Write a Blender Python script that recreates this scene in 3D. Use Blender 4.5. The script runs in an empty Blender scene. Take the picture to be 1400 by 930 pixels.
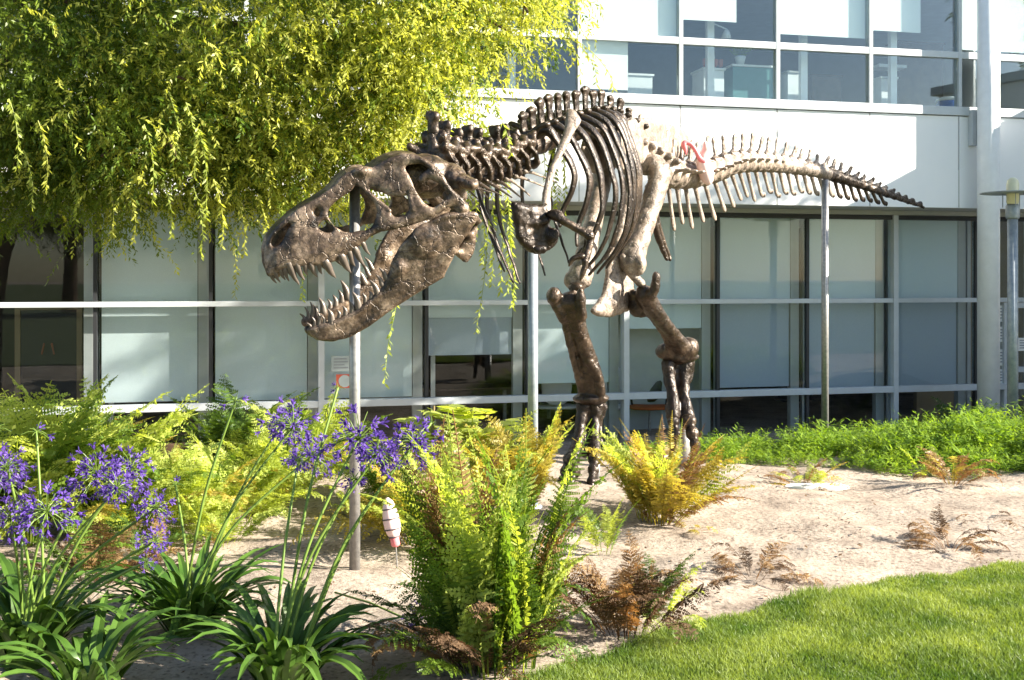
import bpy, bmesh, math, random
import numpy as np
from mathutils import Vector, Matrix, noise as mnoise
from mathutils.geometry import delaunay_2d_cdt
R = math.radians
random.seed(7)
RNG = np.random.default_rng(11)
SC = bpy.context.scene
COL = SC.collection
H, F = 1.8, 1500.0          # eye height (m), focal length in photo pixels

def at(px, py, Y):          # photo pixel + distance -> world point
    return Vector(((px - 700) / F * Y, Y, H + (380 - py) / F * Y))

# ------------------------------------------------------------------ camera, light, view
cam = bpy.data.cameras.new('camera'); camo = bpy.data.objects.new('camera', cam); COL.objects.link(camo)
camo.location = (0, 0, H); camo.rotation_euler = (R(90), 0, 0)
cam.sensor_width = 36; cam.lens = 36 * F / 1400; cam.shift_y = -85 / 1400
cam.clip_start = .05; cam.clip_end = 2000
SC.camera = camo
SUN_AZ, SUN_EL = -10, 27      # azimuth measured from +X towards +Y
w = bpy.data.worlds.new('World'); SC.world = w; w.use_nodes = True
nt = w.node_tree; sky = nt.nodes.new('ShaderNodeTexSky'); sky.sky_type = 'NISHITA'; sky.sun_disc = False
sky.sun_elevation = R(SUN_EL); sky.sun_rotation = R(90 - SUN_AZ)
sky.air_density = 1.0; sky.dust_density = .6
bg = nt.nodes['Background']; nt.links.new(sky.outputs[0], bg.inputs[0]); bg.inputs[1].default_value = .062
sun = bpy.data.lights.new('sun', 'SUN'); so = bpy.data.objects.new('sun', sun); COL.objects.link(so)
sun.energy = 5.0; sun.angle = R(.5); sun.color = (1, .91, .76)
sd = Vector((math.cos(R(SUN_EL)) * math.cos(R(SUN_AZ)), math.cos(R(SUN_EL)) * math.sin(R(SUN_AZ)), math.sin(R(SUN_EL))))
so.rotation_euler = sd.to_track_quat('Z', 'Y').to_euler()
SC.view_settings.view_transform = 'Standard'; SC.view_settings.look = 'None'
SC.view_settings.exposure = 2.2; SC.view_settings.gamma = 1
SC.view_settings.use_curve_mapping = False
SC.render.engine = 'CYCLES'
SC.cycles.max_bounces = 10; SC.cycles.transparent_max_bounces = 16

# ------------------------------------------------------------------ materials
def new_mat(name):
    m = bpy.data.materials.new(name); m.use_nodes = True
    return m, m.node_tree, m.node_tree.nodes['Principled BSDF']

def noise_col(nt, scale, stops, detail=6, coord='Object', rough=.6, dist=0):
    tc = nt.nodes.new('ShaderNodeTexCoord'); n = nt.nodes.new('ShaderNodeTexNoise')
    n.inputs['Scale'].default_value = scale; n.inputs['Detail'].default_value = detail
    n.inputs['Roughness'].default_value = rough; n.inputs['Distortion'].default_value = dist
    nt.links.new(tc.outputs[coord], n.inputs['Vector'])
    r = nt.nodes.new('ShaderNodeValToRGB')
    while len(r.color_ramp.elements) < len(stops): r.color_ramp.elements.new(.5)
    for e, (p, c) in zip(r.color_ramp.elements, stops):
        e.position = p; e.color = (*c, 1)
    nt.links.new(n.outputs[0], r.inputs[0])
    return r, n, tc

def bump(nt, bsdf, scale, strength, dist=.02, coord='Object', detail=6):
    tc = nt.nodes.new('ShaderNodeTexCoord'); n = nt.nodes.new('ShaderNodeTexNoise')
    n.inputs['Scale'].default_value = scale; n.inputs['Detail'].default_value = detail; n.inputs['Roughness'].default_value = .65
    b = nt.nodes.new('ShaderNodeBump'); b.inputs['Strength'].default_value = strength; b.inputs['Distance'].default_value = dist
    nt.links.new(tc.outputs[coord], n.inputs['Vector']); nt.links.new(n.outputs[0], b.inputs['Height'])
    nt.links.new(b.outputs[0], bsdf.inputs['Normal'])
    return b

def mat_noise(name, scale, stops, rough=.6, metallic=0, bmp=None, spec=.5, coord='Object', detail=6):
    m, nt, b = new_mat(name)
    r, n, tc = noise_col(nt, scale, stops, coord=coord, detail=detail)
    nt.links.new(r.outputs[0], b.inputs['Base Color'])
    b.inputs['Roughness'].default_value = rough; b.inputs['Metallic'].default_value = metallic
    b.inputs['Specular IOR Level'].default_value = spec
    if bmp: bump(nt, b, *bmp)
    return m

def flat(name, c, rough=.5, metallic=0, spec=.5):
    return mat_noise(name, 6, [(.3, tuple(x * .93 for x in c)), (.7, tuple(min(1, x * 1.05) for x in c))], rough, metallic, spec=spec)

def leaf_mat(name, c0, c1, trans=.45, scale=9, rough=.42, tcol=None):
    """thin leaf: gloss coat + diffuse + translucency; colour varies leaf clump to leaf clump"""
    m, nt, b = new_mat(name)
    r, n, tc = noise_col(nt, scale, [(.32, c0), (.68, c1)], detail=3)
    oi = nt.nodes.new('ShaderNodeObjectInfo')
    hs = nt.nodes.new('ShaderNodeHueSaturation')
    mr = nt.nodes.new('ShaderNodeMapRange'); mr.inputs['To Min'].default_value = .8; mr.inputs['To Max'].default_value = 1.2
    nt.links.new(oi.outputs['Random'], mr.inputs['Value']); nt.links.new(mr.outputs[0], hs.inputs['Value'])
    nt.links.new(r.outputs[0], hs.inputs['Color'])
    nt.links.new(hs.outputs[0], b.inputs['Base Color']); b.inputs['Roughness'].default_value = rough
    b.inputs['Specular IOR Level'].default_value = .25
    t = nt.nodes.new('ShaderNodeBsdfTranslucent')
    mul = nt.nodes.new('ShaderNodeMix'); mul.data_type = 'RGBA'; mul.blend_type = 'MULTIPLY'; mul.inputs[0].default_value = 1
    nt.links.new(hs.outputs[0], mul.inputs[6]); mul.inputs[7].default_value = (*(tcol or (1.5, 1.45, .55)), 1)
    nt.links.new(mul.outputs[2], t.inputs['Color'])
    mx = nt.nodes.new('ShaderNodeMixShader'); mx.inputs[0].default_value = trans
    nt.links.new(b.outputs[0], mx.inputs[1]); nt.links.new(t.outputs[0], mx.inputs[2])
    nt.links.new(mx.outputs[0], nt.nodes['Material Output'].inputs[0])
    return m

M = {}
# bronze cast bone
def bone_mat(name, stops, rough=.42, metallic=.35):
    m, nt, b = new_mat(name)
    r, n, tc = noise_col(nt, 7, stops, detail=8, rough=.7)
    n2 = nt.nodes.new('ShaderNodeTexNoise'); n2.inputs['Scale'].default_value = 70; n2.inputs['Detail'].default_value = 6
    nt.links.new(tc.outputs['Object'], n2.inputs['Vector'])
    mx = nt.nodes.new('ShaderNodeMix'); mx.data_type = 'RGBA'; mx.blend_type = 'OVERLAY'; mx.inputs[0].default_value = .55
    nt.links.new(r.outputs[0], mx.inputs[6])
    r2 = nt.nodes.new('ShaderNodeValToRGB'); r2.color_ramp.elements[0].position = .3; r2.color_ramp.elements[1].position = .72
    r2.color_ramp.elements[0].color = (.18, .17, .16, 1); r2.color_ramp.elements[1].color = (.8, .78, .75, 1)
    nt.links.new(n2.outputs[0], r2.inputs[0]); nt.links.new(r2.outputs[0], mx.inputs[7])
    nt.links.new(mx.outputs[2], b.inputs['Base Color'])
    b.inputs['Roughness'].default_value = rough; b.inputs['Metallic'].default_value = metallic; b.inputs['Coat Weight'].default_value = .12; b.inputs['Coat Roughness'].default_value = .3
    bp = bump(nt, b, 42, .42, .015, detail=10)
    # fine cracks and casting seams
    nd = nt.nodes.new('ShaderNodeTexNoise'); nd.inputs['Scale'].default_value = 9; nd.inputs['Detail'].default_value = 4; nt.links.new(tc.outputs['Object'], nd.inputs['Vector'])
    vm = nt.nodes.new('ShaderNodeMix'); vm.data_type = 'RGBA'; vm.inputs[0].default_value = .16
    nt.links.new(tc.outputs['Object'], vm.inputs[6]); nt.links.new(nd.outputs['Color'], vm.inputs[7])
    vo = nt.nodes.new('ShaderNodeTexVoronoi'); vo.feature = 'DISTANCE_TO_EDGE'; vo.inputs['Scale'].default_value = 8; nt.links.new(vm.outputs[2], vo.inputs['Vector'])
    cr = nt.nodes.new('ShaderNodeMapRange'); cr.inputs['From Max'].default_value = .035; cr.inputs['To Min'].default_value = .25; nt.links.new(vo.outputs['Distance'], cr.inputs['Value'])
    mc = nt.nodes.new('ShaderNodeMix'); mc.data_type = 'RGBA'; mc.blend_type = 'MULTIPLY'; mc.inputs[0].default_value = .75
    nt.links.new(mx.outputs[2], mc.inputs[6]); nt.links.new(cr.outputs[0], mc.inputs[7]); nt.links.new(mc.outputs[2], b.inputs['Base Color'])
    b2 = nt.nodes.new('ShaderNodeBump'); b2.inputs['Strength'].default_value = .5; b2.inputs['Distance'].default_value = .01
    nt.links.new(cr.outputs[0], b2.inputs['Height']); nt.links.new(bp.outputs[0], b2.inputs['Normal']); nt.links.new(b2.outputs[0], b.inputs['Normal'])
    return m
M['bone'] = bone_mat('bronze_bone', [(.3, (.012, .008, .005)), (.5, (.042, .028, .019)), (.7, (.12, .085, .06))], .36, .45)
M['bone_shaded'] = bone_mat('shaded_bronze_bone', [(.3, (.008, .005, .004)), (.5, (.022, .014, .0095)), (.7, (.055, .037, .025))], .38, .45)  # shade on the ribs and breast put into a darker bronze
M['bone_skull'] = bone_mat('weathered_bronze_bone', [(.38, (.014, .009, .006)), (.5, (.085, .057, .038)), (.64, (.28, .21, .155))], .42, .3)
M['bone_sunlit'] = bone_mat('sunlit_bronze_bone', [(.3, (.07, .052, .04)), (.5, (.23, .185, .152)), (.7, (.43, .365, .31))], .5, .1)  # sunlight on hips, thighs and tail put into a paler bronze
M['tooth'] = mat_noise('bronze_tooth', 20, [(.3, (.07, .055, .045)), (.7, (.17, .14, .12))], .35, .3)
M['steel'] = mat_noise('galvanised_steel', 30, [(.3, (.22, .22, .22)), (.7, (.36, .355, .35))], .42, .55, (60, .15, .004))
M['post'] = mat_noise('weathered_zinc', 14, [(.3, (.20, .24, .28)), (.55, (.28, .32, .36)), (.75, (.36, .4, .43))], .5, .35)
M['white_panel'] = mat_noise('white_coated_metal', 1.2, [(.3, (.79, .81, .84)), (.7, (.85, .86, .88))], .32, 0, spec=.6)
M['alu'] = flat('painted_aluminium', (.50, .54, .58), .4, .1)
M['dark_alu'] = flat('dark_gasket', (.018, .02, .024), .5)
M['grey_steel'] = flat('grey_interior_post', (.42, .45, .45), .5)
M['blind'] = mat_noise('pale_roller_fabric', 90, [(.3, (.56, .66, .69)), (.7, (.62, .72, .75))], .9)
M['blind_white'] = mat_noise('white_roller_fabric', 90, [(.3, (.78, .79, .77)), (.7, (.84, .85, .83))], .9)
M['blind_grey'] = mat_noise('grey_roller_fabric', 90, [(.3, (.34, .41, .48)), (.7, (.4, .47, .54))], .9)
M['white_paint'] = flat('white_paint', (.76, .78, .8), .45)
M['interior'] = flat('dark_room_wall', (.10, .09, .08), .9)
M['interior_tan'] = flat('tan_room_wall', (.30, .24, .15), .9)
M['carpet'] = mat_noise('brown_carpet', 40, [(.3, (.06, .035, .025)), (.7, (.1, .06, .045))], .95)
M['room_grey'] = flat('grey_upstairs_wall', (.17, .19, .21), .9)
M['room_white'] = flat('white_room', (.7, .75, .8), .85)
M['ceiling'] = flat('soffit_grey', (.42, .43, .42), .8)
M['black'] = flat('black_plastic', (.015, .015, .017), .5)
M['orange'] = flat('orange_fabric', (.5, .12, .03), .8)
M['wood_dark'] = mat_noise('dark_wood', 8, [(.3, (.05, .028, .015)), (.7, (.1, .06, .035))], .5)
M['blue'] = flat('blue_plastic', (.02, .1, .38), .4)
M['teal'] = flat('teal_panel', (.05, .2, .2), .5)
M['red'] = flat('red_sticker', (.5, .09, .05), .5)
M['paper'] = flat('white_paper', (.75, .76, .76), .7)
M['paper_dim'] = flat('faded_paper', (.40, .46, .47), .7)
M['ink'] = flat('grey_ink', (.25, .27, .3), .7)
M['pink'] = flat('pink_plastic', (.75, .2, .22), .35)
M['pink_pale'] = flat('pale_pink_plastic', (.82, .58, .55), .35)
M['band'] = flat('dark_band', (.06, .05, .06), .6)
M['pot'] = flat('terracotta', (.42, .13, .08), .7)
M['frost'] = flat('frosted_lamp_glass', (.62, .6, .4), .3)
M['stone_white'] = mat_noise('white_stone', 15, [(.3, (.6, .6, .58)), (.7, (.75, .75, .73))], .7)

def glass_mat(name, tint, refl):
    m, nt, b = new_mat(name); nt.nodes.remove(b)
    t = nt.nodes.new('ShaderNodeBsdfTransparent'); t.inputs[0].default_value = (*tint, 1)
    g = nt.nodes.new('ShaderNodeBsdfGlossy'); g.inputs['Roughness'].default_value = .012
    g.inputs['Color'].default_value = (.92, .97, 1, 1)
    tc = nt.nodes.new('ShaderNodeTexCoord'); n = nt.nodes.new('ShaderNodeTexNoise'); n.inputs['Scale'].default_value = .9
    n.inputs['Detail'].default_value = 1
    bp = nt.nodes.new('ShaderNodeBump'); bp.inputs['Strength'].default_value = .03; bp.inputs['Distance'].default_value = .02
    nt.links.new(tc.outputs['Object'], n.inputs['Vector']); nt.links.new(n.outputs[0], bp.inputs['Height'])
    nt.links.new(bp.outputs[0], g.inputs['Normal'])
    f = nt.nodes.new('ShaderNodeFresnel'); f.inputs['IOR'].default_value = 1.5
    ma = nt.nodes.new('ShaderNodeMath'); ma.operation = 'MULTIPLY_ADD'; ma.inputs[1].default_value = .55; ma.inputs[2].default_value = refl
    nt.links.new(f.outputs[0], ma.inputs[0])
    mx = nt.nodes.new('ShaderNodeMixShader')
    nt.links.new(ma.outputs[0], mx.inputs[0]); nt.links.new(t.outputs[0], mx.inputs[1]); nt.links.new(g.outputs[0], mx.inputs[2])
    nt.links.new(mx.outputs[0], nt.nodes['Material Output'].inputs[0])
    return m
M['glass'] = glass_mat('clear_glass', (.965, .98, .985), .0)
M['glass_up'] = glass_mat('coated_glass', (.94, .98, .985), .035)

# ------------------------------------------------------------------ object helpers
def tag(o, label=None, cat=None, group=None, kind=None):
    if label: o['label'] = label
    if cat: o['category'] = cat
    if group: o['group'] = group
    if kind: o['kind'] = kind
    return o

def empty(name, loc, label=None, cat=None, group=None):
    o = bpy.data.objects.new(name, None); COL.objects.link(o); o.location = loc; o.empty_display_size = .1
    return tag(o, label, cat, group)

def world_loc(o):
    v = Vector(o.location)
    while o.parent: o = o.parent; v = v + Vector(o.location)
    return v

def link_mesh(name, me, mat, parent=None, origin=None):
    """verts are in world coordinates; origin shifts the object's own origin (all parents are unrotated)"""
    if me is not None and origin is not None:
        me.transform(Matrix.Translation(-Vector(origin)))
    o = bpy.data.objects.new(name, me); COL.objects.link(o)
    if mat is not None and not me.materials: me.materials.append(mat)
    loc = Vector(origin) if origin is not None else Vector((0, 0, 0))
    if parent is not None:
        o.parent = parent; loc = loc - world_loc(parent)
    o.location = loc
    return o

def np_mesh(name, V, Fq, smooth=False):
    """V (n,3) array, Fq (m,k) int array with k = 3 or 4"""
    me = bpy.data.meshes.new(name); V = np.asarray(V, np.float32); Fq = np.asarray(Fq, np.int32)
    me.vertices.add(len(V)); me.vertices.foreach_set('co', V.ravel())
    k = Fq.shape[1]
    me.loops.add(Fq.size); me.loops.foreach_set('vertex_index', Fq.ravel())
    me.polygons.add(len(Fq)); me.polygons.foreach_set('loop_start', np.arange(0, Fq.size, k, dtype=np.int32))
    me.polygons.foreach_set('loop_total', np.full(len(Fq), k, np.int32))
    me.polygons.foreach_set('use_smooth', np.full(len(Fq), smooth))
    me.update(calc_edges=True); me.validate()
    return me

class MB:
    def __init__(self): self.v = []; self.f = []
    def add(self, vs, fs):
        n = len(self.v); self.v += [tuple(p) for p in vs]; self.f += [tuple(i + n for i in f) for f in fs]
    def box8(self, c):      # 8 corners: bottom 4 (ccw), top 4
        self.add(c, [(3, 2, 1, 0), (4, 5, 6, 7), (0, 1, 5, 4), (1, 2, 6, 5), (2, 3, 7, 6), (3, 0, 4, 7)])
    def box(self, x0, x1, y0, y1, z0, z1):
        self.box8([(x0, y0, z0), (x1, y0, z0), (x1, y1, z0), (x0, y1, z0), (x0, y0, z1), (x1, y0, z1), (x1, y1, z1), (x0, y1, z1)])
    def tube(self, pts, rads, n=12, up=None, caps=True):
        """swept ellipse; rads: r or (ra, rb): ra along the side vector (perp to up), rb along up"""
        pts = [Vector(p) for p in pts]
        rads = [(r, r) if not isinstance(r, (tuple, list)) else r for r in (rads if isinstance(rads, list) else [rads] * len(pts))]
        rings = []; T = []
        for i in range(len(pts)):
            a = pts[max(0, i - 1)]; b = pts[min(len(pts) - 1, i + 1)]
            T.append((b - a).normalized())
        u = Vector(up) if up is not None else (Vector((0, 0, 1)) if abs(T[0].z) < .9 else Vector((0, 1, 0)))
        P = []; Rr = []; TT = []
        if caps:
            t = T[0]; m = (rads[0][0] + rads[0][1]) / 2
            for k in (.85, .5):
                P.append(pts[0] - t * m * math.sin(math.acos(1 - k) if k < 1 else 1) * .0 - t * m * math.sqrt(max(0, 1 - (1 - k) ** 2)) * .8); Rr.append((rads[0][0] * (1 - k), rads[0][1] * (1 - k))); TT.append(t)
        P += pts; Rr += rads; TT += T
        if caps:
            t = T[-1]; m = (rads[-1][0] + rads[-1][1]) / 2
            for k in (.5, .85):
                P.append(pts[-1] + t * m * math.sqrt(max(0, 1 - (1 - k) ** 2)) * .8); Rr.append((rads[-1][0] * (1 - k), rads[-1][1] * (1 - k))); TT.append(t)
        vs = []
        for p, (ra, rb), t in zip(P, Rr, TT):
            s = t.cross(u)
            if s.length < 1e-4: s = t.orthogonal()
            s.normalize(); uu = s.cross(t).normalized()
            if up is None: u = uu
            for k in range(n):
                a = 2 * math.pi * k / n
                vs.append(p + s * (ra * math.cos(a)) + uu * (rb * math.sin(a)))
        fs = []
        for i in range(len(P) - 1):
            for k in range(n):
                k2 = (k + 1) % n
                fs.append((i * n + k, i * n + k2, (i + 1) * n + k2, (i + 1) * n + k))
        fs.append(tuple(range(n - 1, -1, -1))); fs.append(tuple((len(P) - 1) * n + k for k in range(n)))
        self.add(vs, fs)
    def ell(self, c, r, rot=None, n=14):
        c = Vector(c); vs = []; fs = []; m = n // 2
        for i in range(1, m):
            th = math.pi * i / m
            for k in range(n):
                a = 2 * math.pi * k / n
                p = Vector((r[0] * math.sin(th) * math.cos(a), r[1] * math.sin(th) * math.sin(a), r[2] * math.cos(th)))
                if rot is not None: p = rot @ p
                vs.append(c + p)
        top = Vector((0, 0, r[2])); bot = Vector((0, 0, -r[2]))
        if rot is not None: top = rot @ top; bot = rot @ bot
        vs += [c + top, c + bot]; it = len(vs) - 2
        for i in range(m - 2):
            for k in range(n):
                k2 = (k + 1) % n
                fs.append((i * n + k, (i + 1) * n + k, (i + 1) * n + k2, i * n + k2))
        for k in range(n):
            k2 = (k + 1) % n
            fs.append((it, k, k2)); fs.append((it + 1, (m - 2) * n + k2, (m - 2) * n + k))
        self.add(vs, fs)
    def lathe(self, base, prof, n=20, axis=None):
        """prof: list of (radius, height) from base along axis (default z)"""
        base = Vector(base); q = Vector(axis if axis else (0, 0, 1)).normalized().to_track_quat('Z', 'Y')
        vs = []; fs = []
        for r, h in prof:
            for k in range(n):
                a = 2 * math.pi * k / n
                vs.append(base + q @ Vector((r * math.cos(a), r * math.sin(a), h)))
        for i in range(len(prof) - 1):
            for k in range(n):
                k2 = (k + 1) % n
                fs.append((i * n + k, i * n + k2, (i + 1) * n + k2, (i + 1) * n + k))
        fs.append(tuple(range(n - 1, -1, -1))); fs.append(tuple((len(prof) - 1) * n + k for k in range(n)))
        self.add(vs, fs)
    def mesh(self, name, smooth=False):
        me = bpy.data.meshes.new(name); me.from_pydata(self.v, [], self.f); me.update()
        if smooth: me.polygons.foreach_set('use_smooth', np.ones(len(me.polygons), bool))
        return me
    def centre(self):
        a = np.array(self.v); return Vector((a.min(0) + a.max(0)) / 2)
    def build(self, name, mat, parent=None, smooth=False, origin='c', bevel=0):
        me = self.mesh(name, smooth)
        if bevel:
            bm = bmesh.new(); bm.from_mesh(me)
            bmesh.ops.bevel(bm, geom=list(bm.edges), offset=bevel, segments=2, affect='EDGES', profile=.6)
            bm.to_mesh(me); bm.free()
        return link_mesh(name, me, mat, parent, self.centre() if origin == 'c' else origin)
    def bake(self, name, mat, parent=None, voxel=.012, smooth=3, amp=.006, nscale=14, origin='c', fac=.5):
        """fuse the overlapping pieces into one skin (voxel remesh), relax it and roughen it"""
        me = self.mesh('tmp'); o = bpy.data.objects.new('tmp', me); COL.objects.link(o)
        rm = o.modifiers.new('r', 'REMESH'); rm.mode = 'VOXEL'; rm.voxel_size = voxel
        sm = o.modifiers.new('s', 'SMOOTH'); sm.iterations = smooth; sm.factor = fac
        dg = bpy.context.evaluated_depsgraph_get()
        out = bpy.data.meshes.new_from_object(o.evaluated_get(dg)); out.name = name
        bpy.data.objects.remove(o); bpy.data.meshes.remove(me)
        n = len(out.vertices)
        co = np.empty(n * 3, np.float32); no = np.empty(n * 3, np.float32)
        out.vertices.foreach_get('co', co); out.vertices.foreach_get('normal', no)
        co = co.reshape(-1, 3); no = no.reshape(-1, 3)
        if amp:
            d = np.array([mnoise.fractal(Vector(p) * nscale, .8, 2.1, 4) for p in co], np.float32)
            co = co + no * (amp * d)[:, None]
            out.vertices.foreach_set('co', co.ravel())
        out.update()
        out.polygons.foreach_set('use_smooth', np.ones(len(out.polygons), bool))
        return link_mesh(name, out, mat, parent, self.centre() if origin == 'c' else origin)

def inside(p, loops):
    x, y = p; c = False
    for L in loops:
        n = len(L); j = n - 1
        for i in range(n):
            xi, yi = L[i]; xj, yj = L[j]
            if (yi > y) != (yj > y) and x < (xj - xi) * (y - yi) / (yj - yi) + xi: c = not c
            j = i
    return c

def smooth_loop(L, it=1):
    for _ in range(it):
        out = []
        for i in range(len(L)):
            a = L[i]; b = L[(i + 1) % len(L)]
            out += [(a[0] * .75 + b[0] * .25, a[1] * .75 + b[1] * .25), (a[0] * .25 + b[0] * .75, a[1] * .25 + b[1] * .75)]
        L = out
    return L

def plate(B, loops, mapf, th, h, edge=None, corners=1):
    """outline(s) in the picture plane -> thick rounded plate. mapf(x, y, off) -> 3D; th half thickness in metres"""
    loops = [smooth_loop(list(L), corners) for L in loops]
    dens = []
    for L in loops:
        D = []
        for i in range(len(L)):
            a = Vector(L[i]); b = Vector(L[(i + 1) % len(L)]); k = max(1, int((b - a).length / h + .5))
            for q in range(k): D.append(tuple(a.lerp(b, q / k)))
        dens.append(D)
    pts = []; edges = []
    for D in dens:
        n0 = len(pts); pts += D
        edges += [(n0 + i, n0 + (i + 1) % len(D)) for i in range(len(D))]
    bpts = np.array(pts); edge = edge or 2.2 * h
    xs = np.arange(bpts[:, 0].min(), bpts[:, 0].max(), h); ys = np.arange(bpts[:, 1].min(), bpts[:, 1].max(), h * .87)
    for j, y in enumerate(ys):
        for x in xs:
            q = (x + (h / 2 if j % 2 else 0), y)
            if np.min((bpts[:, 0] - q[0]) ** 2 + (bpts[:, 1] - q[1]) ** 2) > (.6 * h) ** 2 and inside(q, dens): pts.append(q)
    V, E, T, *_ = delaunay_2d_cdt([Vector(p) for p in pts], edges, [], 0, 1e-5)
    V = [tuple(v) for v in V]
    T = [t for t in T if inside((sum(V[i][0] for i in t) / len(t), sum(V[i][1] for i in t) / len(t)), dens)]
    prof = []
    for v in V:
        d = math.sqrt(np.min((bpts[:, 0] - v[0]) ** 2 + (bpts[:, 1] - v[1]) ** 2))
        prof.append(th * (.35 + .65 * math.sqrt(min(1, d / edge))))
    n = len(V)
    vs = [mapf(v[0], v[1], o) for v, o in zip(V, prof)] + [mapf(v[0], v[1], -o) for v, o in zip(V, prof)]
    fs = []; cnt = {}
    for t in T:
        fs.append(tuple(t)); fs.append(tuple(i + n for i in reversed(t)))
        for a, b in zip(t, list(t[1:]) + [t[0]]):
            k = (min(a, b), max(a, b)); cnt.setdefault(k, []).append((a, b))
    for k, l in cnt.items():
        if len(l) == 1:
            a, b = l[0]; fs.append((b, a, a + n, b + n))
    B.add(vs, fs)

def catmull(pts, k=4):
    pts = [np.array(p, float) for p in pts]; out = []
    for i in range(len(pts) - 1):
        p0 = pts[max(0, i - 1)]; p1 = pts[i]; p2 = pts[i + 1]; p3 = pts[min(len(pts) - 1, i + 2)]
        for q in range(k):
            t = q / k
            out.append(.5 * (2 * p1 + (p2 - p0) * t + (2 * p0 - 5 * p1 + 4 * p2 - p3) * t * t + (3 * p1 - p0 - 3 * p2 + p3) * t ** 3))
    out.append(pts[-1])
    return out

def pxtube(B, seq, k=4, n=12, up=None):
    """seq of (px, py, Y, r) or (px, py, Y, ra, rb)"""
    P = []
    for s in seq:
        p = at(s[0], s[1], s[2]); P.append((p.x, p.y, p.z, s[3], s[4] if len(s) > 4 else s[3]))
    Q = catmull(P, k)
    B.tube([q[:3] for q in Q], [(max(.003, q[3]), max(.003, q[4])) for q in Q], n, up)

def copy_tree(o, parent=None):
    c = o.copy(); COL.objects.link(c); c.parent = parent
    for ch in list(o.children): copy_tree(ch, c)
    return c
# ------------------------------------------------------------------ facade frame: t along the glass line, dep into the building
P0 = np.array([-5.118, 13.47]); FD = np.array([.97385, .22717]); FM = np.array([-.22717, .97385])
MOD = 1.369
def fp(t, dep, z):
    q = P0 + FD * t + FM * dep
    return (q[0], q[1], z)
def t_of(px, dep):
    a = (px - 700) / F; b = P0 + FM * dep          # b + FD t = Y (a, 1)
    t = (a * b[1] - b[0]) / (FD[0] - a * FD[1]); return t
def z_of(px, py, dep):
    t = t_of(px, dep); Y = P0[1] + FD[1] * t + FM[1] * dep; return H + (380 - py) / F * Y
def fbox(B, t0, t1, d0, d1, z0, z1):
    B.box8([fp(t0, d0, z0), fp(t1, d0, z0), fp(t1, d1, z0), fp(t0, d1, z0), fp(t0, d0, z1), fp(t1, d0, z1), fp(t1, d1, z1), fp(t0, d1, z1)])
OV = -.9                                            # the upper storey overhangs the glass line by 0.9 m
ZF = z_of(1100, 603, 0)                             # ground-floor level
Z_RAIL = z_of(1100, 535, 0); Z_TR = z_of(1100, 411.5, 0)
Z_HEAD = z_of(1100, 296, 0)
Z_FB = z_of(1100, 281, OV); Z_SP = z_of(1100, 138, OV); Z_T2 = z_of(1100, 65, OV)
ZF2 = Z_FB + .55; Z_H2 = Z_T2 + 1.05; ZTOP = Z_H2 + .8
bld = empty('office_building', fp(5, 0, ZF), 'white office building with a long glass ground floor and overhanging white upper storey', 'building')
T0, T1 = -6.6 * MOD, 10.6 * MOD

# upper-storey spandrel panels
tp = t_of(930, OV)
for k in range(-8, 6):
    a = tp + k * MOD
    if a < T0 - 1 or a > T1: continue
    b = MB(); fbox(b, a + .008, a + MOD - .008, OV, OV + .06, Z_FB, Z_SP - .13)
    o = b.build('spandrel_panel', M['white_panel'], bld, bevel=.004)
b = MB(); fbox(b, T0, T1, OV + .07, OV + .2, Z_FB + .01, Z_SP - .14); b.build('panel_backing', M['dark_alu'], bld)
b = MB(); fbox(b, T0, T1, OV - .035, OV + .06, Z_SP - .12, Z_SP); b.build('upper_sill', M['alu'], bld, bevel=.006)
b = MB(); fbox(b, T0, T1, OV - .03, OV + .05, Z_T2 - .045, Z_T2 + .045); b.build('upper_transom', M['alu'], bld, bevel=.005)
b = MB(); fbox(b, T0, T1, OV - .03, OV + .05, Z_H2 - .05, Z_H2 + .05); b.build('upper_head', M['alu'], bld, bevel=.005)
b = MB(); fbox(b, T0, T1, OV + .001, OV + .3, Z_H2 + .055, ZTOP); b.build('parapet', M['white_panel'], bld)
b = MB(); fbox(b, T0, T1, OV + .31, 7.5, ZTOP - .15, ZTOP - .01); b.build('roof', M['ceiling'], bld)
# soffit, drip, header over the ground-floor glass
b = MB(); fbox(b, T0, T1, OV + .001, 7.5, Z_FB + .012, ZF2 - .02); b.build('floor_slab', M['ceiling'], bld)
b = MB(); fbox(b, T0, T1, -.06, .07, Z_HEAD + .035, Z_FB + .008); b.build('window_header', M['ceiling'], bld)
b = MB(); fbox(b, T0, T1, -.035, .06, Z_HEAD - .03, Z_HEAD + .03); b.build('head_frame', M['dark_alu'], bld)
b = MB(); fbox(b, T0, T1, -.06, .06, Z_TR - .033, Z_TR + .033); b.build('transom_rail', M['alu'], bld, bevel=.006)
b = MB(); fbox(b, T0, T1, -.07, .06, Z_RAIL - .045, Z_RAIL + .045); b.build('lower_rail', M['alu'], bld, bevel=.006)
b = MB(); fbox(b, T0, T1, -.08, .08, ZF - .3, ZF + .06); b.build('base_sill', M['alu'], bld, bevel=.006)
# ground-floor room
b = MB(); fbox(b, T0, T1, .1, 7.5, ZF - .3, ZF - .01); b.build('ground_floor', M['carpet'], bld)
b = MB(); fbox(b, T0, T1, 5.2, 5.3, ZF, Z_FB); b.build('back_wall', M['interior'], bld)
tw = 5.62 * MOD
b = MB(); fbox(b, tw, tw + .12, .9, 5.19, ZF, Z_FB); fbox(b, tw - .9, tw + .75, .8, .9, ZF, Z_FB)
b.build('partition_wall', M['grey_steel'], bld)
b = MB(); fbox(b, 9.05 * MOD, T1, 1.6, 1.7, ZF, Z_FB); b.build('lobby_wall', M['interior_tan'], bld)
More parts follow.
